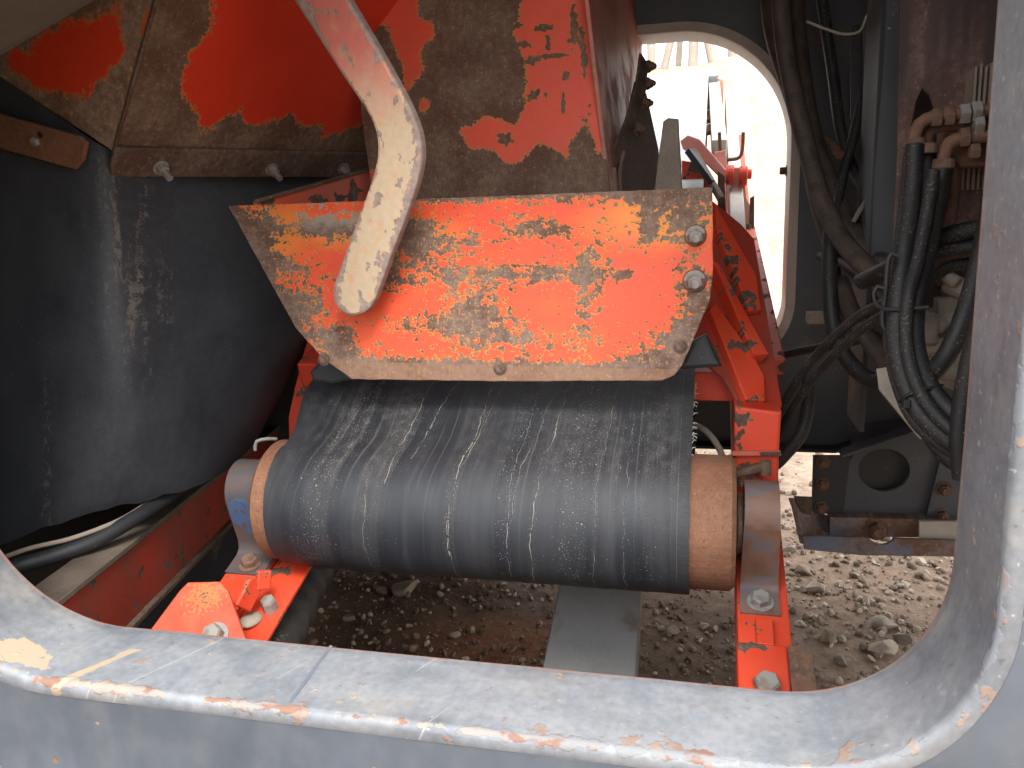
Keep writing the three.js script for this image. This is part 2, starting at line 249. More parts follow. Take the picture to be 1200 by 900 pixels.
// ================================================================ SETTING
// ground: one sheet out to the horizon, flat under the machine and rising to a bank beyond it
function groundY(x, z) {
  let y = 0.014 * fbm(x * 1.7, z * 1.7, 4) + 0.011 * fbm(x * 9, z * 9, 3);
  const d = -z - 7.5; if (d > 0) y += 7.2 * sstep(0, 24, d) * (0.9 + 0.12 * fbm(x * 0.11, z * 0.11, 3)) + 0.18 * fbm(x * 0.4, z * 0.5, 4) * sstep(0, 6, d);
  return y;
}
{
  const xs = [], zs = [];
  for (let x = -60; x < -3; x += 3) xs.push(x); for (let x = -3; x < 3; x += 0.045) xs.push(x); for (let x = 3; x <= 60; x += 3) xs.push(x);
  for (let z = 30; z > 1; z -= 3) zs.push(z); for (let z = 1; z > -5.5; z -= 0.045) zs.push(z); for (let z = -5.5; z > -40; z -= 0.8) zs.push(z); for (let z = -40; z >= -180; z -= 10) zs.push(z);
  const nu = xs.length - 1, nv = zs.length - 1;
  const g = gridGeo(nu, nv, (s, t) => { const x = xs[Math.round(s * nu)], z = zs[Math.round(t * nv)]; return V(x, groundY(x, z), z); }, (s, t) => [xs[Math.round(s * nu)], zs[Math.round(t * nv)]]);  // colours below: pale strip on the viewer's side added to bounce light
  { const p = g.attributes.position, col = new Float32Array(p.count * 3); for (let i = 0; i < p.count; i++) { const x = p.getX(i), z = p.getZ(i), n = fbm(x * 2.2, z * 2.2, 4); const wetShade = sstep(0.25, -0.05, x + 0.28 * n) * sstep(-3.4, -2.9, z + 0.25 * n), mud = sstep(0.30, 0.12, Math.hypot((x + 0.62) / 1.3, z + 2.30) + 0.08 * n); const dayPale = Math.max(sstep(-3.0, -4.2, z + 0.3 * n), sstep(-0.95, -0.35, z + 0.2 * n)); const c = mix3(mix3(mix3([0.54, 0.465, 0.395], [0.90, 0.86, 0.79], dayPale), [0.25, 0.175, 0.118], wetShade), [0.46, 0.215, 0.075], mud * 0.95 * wetShade); col.set(c, 3 * i); } g.setAttribute('color', new THREE.BufferAttribute(col, 3)); }  // under-belt shade and outdoor daylight painted into the colours; orange mud is real
  const mat = tileMat(2, 1024, (x, y) => {
    const k = fbm(x * 2, y * 2, 5, 4), q = fbm(x * 16, y * 16, 4, 32), s = gn(x * 70, y * 70, 140), s2 = gn(x * 34 , y * 34, 68);
    let c = mix3([0.23, 0.155, 0.105], [0.54, 0.43, 0.335], clamp(0.42 + 0.55 * k + 0.35 * q));
    c = mul3(c, 1 + 0.3 * s); if (s > 0.48) c = [0.62, 0.54, 0.45]; if (s2 > 0.56) c = [0.54, 0.45, 0.35];
    return [...c, 0.9 - 0.15 * (s > 0.48) - 0.12 * q];
  }, { bump: 0.02 });
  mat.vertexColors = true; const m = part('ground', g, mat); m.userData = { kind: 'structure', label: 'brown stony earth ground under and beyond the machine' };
}

// ================================================================ NEAR SIDE PLATE with its rounded opening
const LIP_F = -0.84, LIP_B = -1.0;
function holeContour() {
  const p = []; const arc = (cx, cy, r, a0, a1, n) => { for (let i = 0; i <= n; i++) { const a = (a0 + (a1 - a0) * i / n) * D2R; p.push([cx + r * Math.cos(a), cy + r * Math.sin(a)]); } };
  arc(-0.86, 0.974, 0.262, 180, 270, 22); for (let i = 1; i < 12; i++) p.push([mix(-0.86, 0.09, i / 12), 0.712]);
  arc(0.09, 0.903, 0.191, 270, 360, 22); for (let i = 1; i < 8; i++) p.push([0.281, mix(0.903, 2.1, i / 8)]);
  arc(0.161, 2.1, 0.12, 0, 90, 12); p.push([-0.1, 2.22]); arc(-0.32, 2.1, 0.12, 90, 180, 8); p.push([-0.44, 1.95], [-0.442, 1.82]); arc(-0.548, 1.80, 0.106, 348, 285, 6);
  arc(-0.60, 1.42, 0.235, 75, 108, 6);
  arc(-0.885, 1.315, 0.237, 106, 180, 14); for (let i = 1; i < 5; i++) p.push([-1.122, mix(1.315, 0.974, i / 5)]);
  return p;
}
const HOLE = holeContour();
function contourNormals(C) { const n = C.length; return C.map((c, i) => { const a = C[(i + n - 1) % n], b = C[(i + 1) % n], dx = b[0] - a[0], dy = b[1] - a[1], L = Math.hypot(dx, dy); return [dy / L, -dx / L]; }); }
const HOLE_N = contourNormals(HOLE);
function offsetHole(o) { return HOLE.map((c, i) => [c[0] + HOLE_N[i][0] * o, c[1] + HOLE_N[i][1] * o]); }
const sidePlate = thing('machine_side_plate', 'blue-grey steel side plate nearest the viewer with worn rounded opening', 'machine panel', V(-0.42, 0.3, -0.92));
{
  // lip: a band swept round the opening, rounded towards the viewer
  const prof = [[0.03, LIP_B], [0.006, LIP_B], [0.0, LIP_B + 0.006]]; for (let i = 1; i < 8; i++) prof.push([0, mix(LIP_B + 0.006, LIP_F - 0.012, i / 8)]);
  for (let i = 0; i <= 6; i++) { const a = i / 6 * Math.PI / 2; prof.push([0.010 - 0.010 * Math.cos(a), LIP_F - 0.010 + 0.010 * Math.sin(a)]); } prof.push([0.021, LIP_F - 0.0002]); prof.push([0.024, LIP_F - 0.006]);
  const n = HOLE.length, cum = [0]; for (let i = 1; i <= n; i++) cum.push(cum[i - 1] + Math.hypot(HOLE[i % n][0] - HOLE[i - 1][0], HOLE[i % n][1] - HOLE[i - 1][1]));
  const pl = [0]; for (let i = 1; i < prof.length; i++) pl.push(pl[i - 1] + Math.hypot(prof[i][0] - prof[i - 1][0], prof[i][1] - prof[i - 1][1]));
  const LU = cum[n], LV = pl[pl.length - 1], edgeV = pl[10];
  let nT = n; for (let i = 0; i < n; i++) if (HOLE[i][0] < 0.2 && HOLE[i][1] > 1.6) { nT = i; break; }
  const lipGeo = (i0, i1) => gridGeo(i1 - i0, prof.length - 1, (s, t) => { const j = i0 + Math.round(s * (i1 - i0)), i = j % n, k = Math.round(t * (prof.length - 1)), o = prof[k][0]; const w = 0.0016 * gn(cum[i] * 7, k * 0.4); return V(HOLE[i][0] + HOLE_N[i][0] * (o + w), HOLE[i][1] + HOLE_N[i][1] * (o + w), prof[k][1] + (k > 9 ? 0.0025 * gn(cum[i] * 11, 4.2) : 0)); },
    (s, t) => [cum[i0 + Math.round(s * (i1 - i0))] / 2.5, pl[Math.round(t * (prof.length - 1))] / LV]);
  const mat = bake(2048, 224, 2.5, LV, (u0, v) => {
    const u = u0;
    const k = fbm(u * 5, v * 5, 5), f = fbm(u * 30, v * 30, 4), s = gn(u * 110, v * 110), d = v - edgeV;
    const fine = gn(u * 300, v * 300), q = fbm(u * 14 + 9, v * 18, 5);
    let c = mul3([0.101, 0.1075, 0.117], 1 + 0.24 * sstep(1.60, 1.8, u) + 0.26 * k + 0.18 * f + 0.10 * fine);
    c = mix3(c, [0.160, 0.160, 0.158], clamp(0.28 + 0.42 * fbm(u * 11 + 40, v * 9, 5) + 0.4 * q)); c = mul3(c, 1 - 0.20 * sstep(0.05, 0.5, fbm(u * 4 + 70, v * 10, 5)));                  // chalky, scuffed paint
    const scr = gn(u * 140 + v * 60, v * 5 + u * 7), scq = gn(u * 24 - v * 90, v * 12 + 3); if (scr > 0.50 && k > -0.1) c = mix3(c, [0.24, 0.235, 0.225], 0.5); if (scq > 0.60) c = mix3(c, [0.23, 0.225, 0.215], 0.45);
    const dust = sstep(0.22, 0.42, u) * sstep(1.62, 1.38, u); c = mul3(c, 1.12 + 0.42 * dust); c = mix3(c, [0.30, 0.27, 0.225], clamp(0.9 * fbm(u * 7 + 11, v * 9, 5) - 0.15) + 0.5 * sstep(1.6, 1.8, u) * sstep(0.045, 0.01, v - 0.006 * f - 0.01));  // mask brightens the level sill for skylight, painted in; beige mottling is dust
    let r = 0.50 + 0.14 * k;
    if (s > 0.54 - 0.10 * sstep(1.6, 1.8, u)) c = mix3(c, [0.30, 0.27, 0.23], 0.75); { const h = fbm(u * 85, v * 85, 3); c = mul3(c, 1 + 0.22 * h); if (h + 0.5 * k > 0.62) c = mix3(c, [0.24, 0.235, 0.22], 0.6); if (h - 0.4 * q < -0.62) c = mul3(c, 0.72); }
    if (q + 0.45 * f + 0.2 * fine > 0.70) { c = mix3([0.24, 0.10, 0.055], [0.28, 0.22, 0.17], clamp(0.5 + 1.2 * f)); r = 0.85; }
    const bot = sstep(1.62, 1.30, u) , e2 = Math.abs(d - 0.006) + 0.002 - 0.018 * fbm(u * 9 + 3, v * 13, 4) - 0.010 * fbm(u * 50, v * 50, 4) - 0.005 * bot;               // worn, chipped rim
    if (e2 < 0) { const chip = sstep(0.0, 0.18, fbm(u * 20, v * 34, 5) + 0.35 * fbm(u * 2.6, 1, 3)); c = mix3(mix3([0.15, 0.16, 0.175], mix3([0.25, 0.21, 0.165], [0.185, 0.185, 0.185], sstep(0.85, 1.2, u)), clamp(bot * 0.75 + 0.1 + 0.7 * f)), [0.185, 0.085, 0.052], chip * (0.35 + 0.5 * bot)); r = 0.8; }
    else if (fbm(u * 15 + 2, v * 15, 5) + 0.25 * f > 0.50 - 0.16 * sstep(0.05, 0, Math.abs(d - 0.01))) { c = mix3(c, mix3([0.20, 0.095, 0.058], [0.27, 0.21, 0.15], clamp(0.3 + f)), 0.75); r = 0.82; }
    const back = v - 0.032; if (Math.abs(back) < 0.0035 + 0.003 * f) { c = mix3([0.26, 0.10, 0.06], c, clamp(0.4 + fbm(u * 20, 5, 3))); r = 0.85; }
    const cx = (u - 0.335) / 0.05, cy = (v - 0.150) / 0.028; if (cx * cx + cy * cy + 0.9 * f + 0.5 * k < 0.9 || Math.abs(u - 0.44 - 0.5 * (0.16 - v)) < 0.008 + 0.012 * f && v > 0.09) c = [0.34, 0.265, 0.18];  // bare primer in the corner
    return [...c, r];
  }, { bump: 0.0016 });
  part('opening_lip', lipGeo(0, nT), mat, sidePlate);
  const ug = lipGeo(nT, n); { const uv = ug.attributes.uv; for (let i = 0; i < uv.count; i++) uv.setXY(i, uv.getX(i) * 2.5, uv.getY(i) * LV); }
  part('opening_lip', ug, tileMat(0.5, 512, (x, y) => { const k = fbm(x * 8, y * 8, 5, 4), s2 = gn(x * 120, y * 120, 60); return [...mul3(mix3([0.105, 0.088, 0.066], [0.062, 0.050, 0.038], clamp(0.5 + 0.7 * k)), 1 + 0.15 * s2), 0.85]; }), sidePlate, 'underside of the lip, browned by painted ground bounce and shade');  // brown paints in the dim, warm ground bounce on the lip's underside
  const P = zPlane(LIP_F - 0.0012);
  const face = slabGeo(P, [[-2.6, 0.22], [1.5, 0.22], [1.5, 2.5], [-2.6, 2.5]], 0.014, 0.003, [offsetHole(0.0195).reverse()]);
  const fm = tileMat(1.5, 1024, (x, y) => {
    const k = fbm(x * 4, y * 4, 5, 6), f = fbm(x * 20, y * 20, 4, 30), s = gn(x * 80, y * 80, 120), st = fbm(x * 24, y * 2, 4, 0);
    let c = mul3([0.068, 0.078, 0.092], 1 + 0.3 * k + 0.15 * f); c = mix3(c, [0.115, 0.115, 0.112], clamp(0.05 + 0.35 * st + 0.35 * f)); let r = 0.5 + 0.1 * k;
    if (s > 0.56) { c = [0.20, 0.14, 0.10]; r = 0.8; } if (f + 0.35 * k > 0.72) { c = [0.19, 0.075, 0.04]; r = 0.85; }
    return [...c, r];
  });
  part('face_plate', face, fm, sidePlate);
  const back = slabGeo(zPlane(LIP_B - 0.001), [[-2.6, 0.30], [1.5, 0.30], [1.5, 2.5], [-2.6, 2.5]], 0.012, 0.002, [offsetHole(0.026).reverse()]);
  part('back_plate', back, M.greyDark, sidePlate);
  part('bottom_plate', boxGeo(-2.6, 0.24, LIP_B - 0.011, 1.5, 0.30, LIP_F - 0.018), M.greyDark, sidePlate);
  // butt weld across the sill
  const wp = []; for (let i = 0; i <= 22; i++) { const t = i / 22; wp.push(V(-0.522 + 0.012 * t + 0.0022 * gn(i * 3.1, 1), 0.7108 + 0.0012 * gn(i * 1.7, 5), mix(LIP_B + 0.004, LIP_F - 0.012, t))); }
  part('weld_seam', tubeGeo(wp, 0.0032, 8), bake(64, 256, 0.02, 0.2, (x, y) => { const f = fbm(x * 90, y * 90, 3); return [...mix3([0.115, 0.13, 0.155], [0.26, 0.12, 0.07], clamp(0.15 + 1.4 * f)), 0.7]; }), sidePlate);
}

// ================================================================ FAR SIDE PLATE with its arch
const FAR = -2.9;
const farPlate = thing('far_side_plate', 'dark blue-grey steel plate with tall arched opening showing bright daylight', 'machine panel', V(0, 0.6, FAR));
{
  const C = []; const arc = (cx, cy, r, a0, a1, n) => { for (let i = 0; i <= n; i++) { const a = (a0 + (a1 - a0) * i / n) * D2R; C.push([cx + r * Math.cos(a), cy + r * Math.sin(a)]); } };
  arc(-0.80, 1.02, 0.2, 180, 270, 12); arc(0.045, 1.02, 0.2, 270, 360, 12); arc(-0.115, 1.535, 0.36, 0, 90, 22); arc(-0.64, 1.535, 0.36, 90, 180, 22);
  const N = contourNormals(C), off = (o) => C.map((c, i) => [c[0] + N[i][0] * o, c[1] + N[i][1] * o]);
  part('wall', slabGeo(zPlane(FAR), [[-2.6, 0.06], [-0.75, 0.06], [-0.7, 0.52], [0.42, 0.52], [0.75, 0.64], [1.5, 0.64], [1.5, 2.5], [-2.6, 2.5]], 0.014, 0.003, [off(0.012).reverse()]), M.greyPaint, farPlate);  // lower left of the wall extended to keep light off the ground
  const prof = [[0.03, FAR + 0.012], [0.004, FAR + 0.012], [0, FAR + 0.008], [0, FAR - 0.15], [0.004, FAR - 0.154], [0.03, FAR - 0.154]], n = C.length;
  part('arch_lining', gridGeo(n, prof.length - 1, (s, t) => { const i = Math.round(s * n) % n, k = Math.round(t * 5); return V(C[i][0] + N[i][0] * prof[k][0], C[i][1] + N[i][1] * prof[k][0], prof[k][1]); }, (s, t) => [s * 5, t * 0.2]), M.cream, farPlate);
  // bottom flange, bent
  const f = []; const e = [[-0.7, 0.52], [0.42, 0.52], [0.75, 0.64], [1.5, 0.64]];
  for (let i = 0; i < 3; i++) f.push(barGeo(V(e[i][0], e[i][1], FAR + 0.02), V(e[i + 1][0], e[i + 1][1], FAR + 0.02), 0.012, 0.09, 0.003, V(0, 0, 1)));
  part('bottom_flange', f, M.greyDark, farPlate);
  part('latch_bolt', boltGeo(onZ(922, 200, FAR - 0.12), V(-1, 0, 0), 0.014, 0.02), M.greyDark, farPlate);
}
// closed body of the machine
const body = thing('machine_housing', 'dark enclosed steel body of the machine between its two side plates', 'machine housing', V(0, 2.4, -1.9));
part('roof', boxGeo(-2.6, 2.42, FAR + 0.002, 1.5, 2.45, LIP_B - 0.014), M.greyDark, body);
part('right_bulkhead', boxGeo(1.3, 0.66, FAR + 0.002, 1.33, 2.415, LIP_B - 0.014), M.greyDark, body);
part('added_shade_plate', boxGeo(-1.80, 0.03, FAR + 0.002, -1.77, 0.75, LIP_B - 0.014), M.greyDark, body);  // plate added to shut out light at the lower left
part('left_bulkhead', boxGeo(-2.55, 0.05, FAR + 0.002, -2.52, 2.415, LIP_B - 0.014), M.greyDark, body);

// ================================================================ HOPPER, CLAMP BARS, RUBBER SKIRT
const K = onZ(133, 178, -1.5), K2 = onZ(167, 57, -1.44);
const F1a = onZ(-120, 10, -1.47);
const P1 = plane3(F1a, K, K2);
const E2 = onZ(440, 203, -2.25);
const P2 = plane3(K, E2, K2);
const hopper = thing('feed_hopper', 'rusty brown steel hopper with big flakes of red paint above black rubber', 'hopper', V(-1.2, 1.6, -1.8));
const GL = [0.62, 0.04, 0.014];
{
  const patch = (loc, polys, seed) => { const L = polys.map(([p, g]) => [loc(p), g]); return (x, y) => { let m = -1; const r = 0.016 * fbm(x * 14 + seed, y * 14, 4) + 0.011 * fbm(x * 70, y * 70 + seed, 4); for (const [q, g] of L) m = Math.max(m, sdPoly(x, y, q) + r * g); const chips = fbm(x * 36 + seed, y * 36, 3); if (chips > 0.74) m = Math.min(m, 0.74 - chips); return m * 5; }; };
  bakedPlate('left_plate', P1, [[-125, 8], [133, 178], [167, 57], [217, -120], [-125, -160]], 0.012, 1000, (W, H, loc) => paintOver(patch(loc, [[[[30, 60], [50, 40], [140, 4], [146, 60], [130, 88], [105, 110], [85, 113], [62, 106], [40, 98], [10, 84], [14, 56]], 1.2], [[[165, 40], [171, 10], [174, 12], [168, 42]], 0.3]], 1), () => RED, { rustTint: [2.1, 2.1, 2.05] }), hopper);
  bakedPlate('right_plate', P2, [[133, 178], [167, 57], [217, -120], [470, -120], [470, 206]], 0.012, 900, (W, H, loc) => paintOver(patch(loc, [[[[262, -60], [250, 10], [246, 35], [222, 60], [218, 90], [215, 118], [228, 128], [236, 155], [256, 148], [282, 128], [292, 146], [318, 140], [340, 132], [352, 150], [372, 148], [378, 165], [410, 150], [470, 120], [470, -60]], 1.3], [[[395, 206], [470, 206], [470, 180]], 1]], 5), () => GL, { rustTint: [1.35, 1.32, 1.25], gloss: 0.45 }), hopper);
  // weld between them
  part('weld_seam', tubeGeo([K, K.clone().lerp(K2, 0.5), K2, K2.clone().add(K2.clone().sub(K))].map((p) => p.clone().add(V(0.002, 0, 0.002))), 0.004, 8), M.rust, hopper);
  // clamp bars with bolts
  const P1f = { ...P1, o: P1.o.clone().addScaledVector(P1.n, 0.062) }, P2f = { ...P2, o: P2.o.clone().addScaledVector(P2.n, 0.016) };
  const cb1 = plate('clamp_bar', P1f, [[-130, 84], [2, 135], [92, 160], [101, 168], [97, 188], [88, 199], [-5, 173], [-130, 126]], 0.010, M.rustOrange, hopper, { bevel: 0.003 });
  bolt(cb1, onPlane(42, 166, P1f), P1.n, M.zinc, 0.010, 0.008, false, 0, 'bolt'); part('bolt_hole', cyl(onPlane(47, 158, P1f).addScaledVector(P1.n, -0.004), onPlane(47, 158, P1f).addScaledVector(P1.n, 0.0006), 0.0062, 16), M.rubber, cb1);
  const cb2 = plate('clamp_bar', P2f, [[136, 174], [430, 180], [470, 182], [470, 208], [430, 208], [131, 208], [130, 196]], 0.010, M.rust, hopper, { bevel: 0.003 });
  for (const [x, y, r] of [[188, 196, 0.0105], [318, 198, 0.0105], [402, 197, 0.0105]]) { const d = P2.n.clone().add(V(0.25, -0.25, 0.1)).normalize(); bolt(cb2, onPlane(x, y, P2f), d, M.zinc, r * 1.25, 0.016, true, 0.024, 'bolt'); }
}
{ // rubber skirt hanging from the hopper's lower edge, bulging round the corner
  const top = [onZ(-130, 2, -1.46), onZ(0, 86, -1.485), onZ(70, 136, -1.50), onZ(133, 180, -1.515), onZ(230, 190, -1.77), onZ(340, 196, -2.04), onZ(450, 203, -2.28)];
  const bot = [onZ(-130, 690, -1.40), onZ(0, 640, -1.42), onZ(70, 612, -1.44), onZ(150, 590, -1.5), onZ(222, 574, -1.62), onZ(292, 530, -1.86), onZ(352, 415, -2.26)];
  const ct = new THREE.CatmullRomCurve3(top), cb = new THREE.CatmullRomCurve3(bot);
  const NU = 96, NV = 72;
  const sk = (s, t) => { const av = (c) => { const q = V(0, 0, 0); let n2 = 0; for (let k = -3; k <= 3; k++) { const u = s + k * 0.022; if (u >= 0 && u <= 1) { q.add(c.getPoint(u)); n2++; } } return q.divideScalar(n2); }, e0 = sstep(0, 0.07, s) * sstep(1, 0.93, s), a = cb.getPoint(s).lerp(av(cb), e0), b = ct.getPoint(s).lerp(av(ct), e0), p = a.clone().lerp(b, t); const bul = Math.sin(Math.PI * Math.pow(t, 0.8)); const k = 0.045 * bul * (0.35 + Math.exp(-(((s - 0.5) / 0.22) ** 2)));
    p.x += k * 0.75 + 0.03 * bul * sstep(0.55, 0.9, s); p.z += k * 0.85 + 0.005 * fbm(s * 5, t * 2.5, 3); p.x += 0.006 * fbm(s * 6 + 4, t * 3, 3); if (t < 0.1) p.y += 0.010 * (0.1 - t) * 10 * gn(s * 16, 2); return p; };
  const mat = bake(1024, 1024, 1, 1, (s, t) => {
    const k = fbm(s * 7, t * 5, 5), f = fbm(s * 60, t * 40, 4), sp = gn(s * 220, t * 200), sp2 = gn(s * 420 + 9, t * 260);
    let c = mul3([0.029, 0.0315, 0.037], 1 + 0.35 * k + 0.15 * sp); let r = 0.62 + 0.10 * k;
    const band = Math.exp(-(((s - 0.505 - 0.03 * (1 - t)) / 0.115) ** 2)) * sstep(0.12, 0.6, t) * (0.55 + 0.9 * fbm(s * 34, t * 4, 4)) + 0.5 * Math.exp(-(((s - 0.30) / 0.03) ** 2)) * (1 - sstep(0.3, 0.75, t)) ;
    const d = sstep(0.40, 1.05, band * 0.85 + 0.9 * f * (0.2 + band) + 0.6 * sp * band); c = mix3(c, [0.17, 0.14, 0.115], d * 0.8); r = mix(r, 0.9, d);
    const haze = clamp(0.14 + 0.22 * k + 0.35 * f * sstep(0.15, 0.5, s) * sstep(0.98, 0.7, s)); c = mix3(c, [0.060, 0.058, 0.058], haze);
    if (sp2 > 0.56 - 0.12 * band) { c = [0.27, 0.23, 0.19]; r = 0.9; }
    return [...c, r];
  }, { bump: 0.0012 });
  solo('rubber_skirt', sheetGeo(NU, NV, sk, (s, t) => [s, t], 0.014), mat, 'big black rubber curtain streaked with dust, hanging under the hopper', 'rubber curtain');
}
// chute box in the middle
const chute = thing('discharge_chute', 'upright chute with brown rust and red flaking paint behind the plate', 'chute', V(-0.5, 1.5, -2.0));
{
  const a = onZ(440, 235, -1.9), b = onZ(717, 225, -1.9), c = onZ(690, 0, -1.93); const P = plane3(a, b, c);
  bakedPlate('front_plate', P, [[405, -60], [684, -60], [690, 0], [717, 240], [440, 250], [425, 150]], 0.010, 1300, (W, H, loc) => {
    const polys = [[[430, -60], [432, 20], [455, 35], [468, 70], [476, 100], [470, 112], [488, 92], [497, 80], [492, 60], [508, 40], [507, 28], [490, 20], [486, -60]], [[605, -60], [612, 0], [608, 20], [602, 40], [612, 60], [618, 70], [616, 100], [614, 128], [604, 147], [588, 142], [570, 136], [540, 152], [552, 175], [580, 176], [590, 190], [610, 190], [618, 180], [632, 166], [650, 174], [664, 186], [668, 170], [680, 148], [690, 145], [700, 175], [716, 180], [690, -60]]].map(loc);
    const specks = [[500, 124, 7], [436, 205, 4], [498, 124, 5]].map(([x, y, r]) => [loc([[x, y]])[0], r]);
    const chips = [[630, 112, 12, 5], [640, 32, 9, 4], [672, 35, 5, 30], [682, 60, 5, 24], [592, 163, 7, 6], [664, 90, 5, 5], [628, 110, 9, 6], [622, 70, 12, 5], [688, 165, 8, 22], [648, 66, 22, 3], [616, 52, 12, 4], [642, 48, 3, 8], [600, 30, 8, 5], [660, 118, 2, 12]].map(([x, y, rx, ry]) => [loc([[x, y]])[0], rx * 0.0019, ry * 0.0019]);
    return paintOver((x, y) => {
      const n1 = fbm(x * 16, y * 16, 5), n2 = fbm(x * 70, y * 70, 3); let m = -1; for (const q of polys) m = Math.max(m, sdPoly(x, y, q) + 0.010 * n1 + 0.005 * n2);
      for (const [c, rx, ry] of chips) { const d = Math.hypot((x - c[0]) / rx, (y - c[1]) / ry) - 1 + 1.3 * n1 + 1.1 * n2; m = Math.min(m, d * 0.03); }
      for (const [c] of specks) m = Math.max(m, 0.012 - Math.hypot(x - c[0], y - c[1]) + 0.02 * n1);
      return m * 6;
    }, () => [0.66, 0.075, 0.032], { rustTint: [1.25, 1.15, 1.05] });
  }, chute);
  const r0 = onZ(690, -60, -1.94), r1 = onZ(717, 240, -1.91), r2 = onZ(752, -60, -2.25); const PR = plane3(r1, V(r1.x + 0.012, r1.y, -2.35), r0);
  bakedPlate('right_plate', PR, [[684, -60], [690, 0], [717, 235], [745, 235], [752, 150], [753, -60]], 0.010, 700, () => (x, y) => { const st = fbm(x * 40, y * 3, 4), k = fbm(x * 8, y * 8, 4); const r = rustAt(x, y); const q = sstep(-0.15, 0.35, k + 0.3 * st + (0.25 - y) * 0.4); return [...mix3([0.46, 0.13, 0.09], mul3(r, 2.2).slice(0, 3), clamp(0.35 + 0.8 * st + 0.3 * k - 0.5 * (y - 0.2))), 0.55 + 0.3 * q]; }, chute);
  // bolted sealing strip and rubber on the right side
  const PS = plane3(onZ(718, 238, -2.0), onZ(760, 235, -2.3), onZ(750, 40, -2.3));
  const rs = plate('sealing_rubber', PS, [[748, 95], [758, 110], [772, 175], [775, 235], [722, 240], [724, 200]], 0.012, M.rust, chute);
  const PSf = { ...PS, o: PS.o.clone().addScaledVector(PS.n, 0.012) };
  plate('sealing_strip', PSf, [[752, 62], [760, 75], [757, 110], [742, 155], [730, 185], [722, 196], [719, 180], [735, 140], [747, 100]], 0.008, M.rust, chute);
  for (const [x, y] of [[759, 78], [758, 98], [755, 121], [747, 151]]) bolt(chute, onPlane(x, y, PSf), V(0.75, -0.1, 0.6), M.castIron, 0.012, 0.016, true, 0.012);
  part('tie_rod', tubeGeo([onZ(731, 178, -1.92), onZ(727, 200, -1.90), onZ(728, 232, -1.9)], 0.0055, 8), M.rust, chute);
}

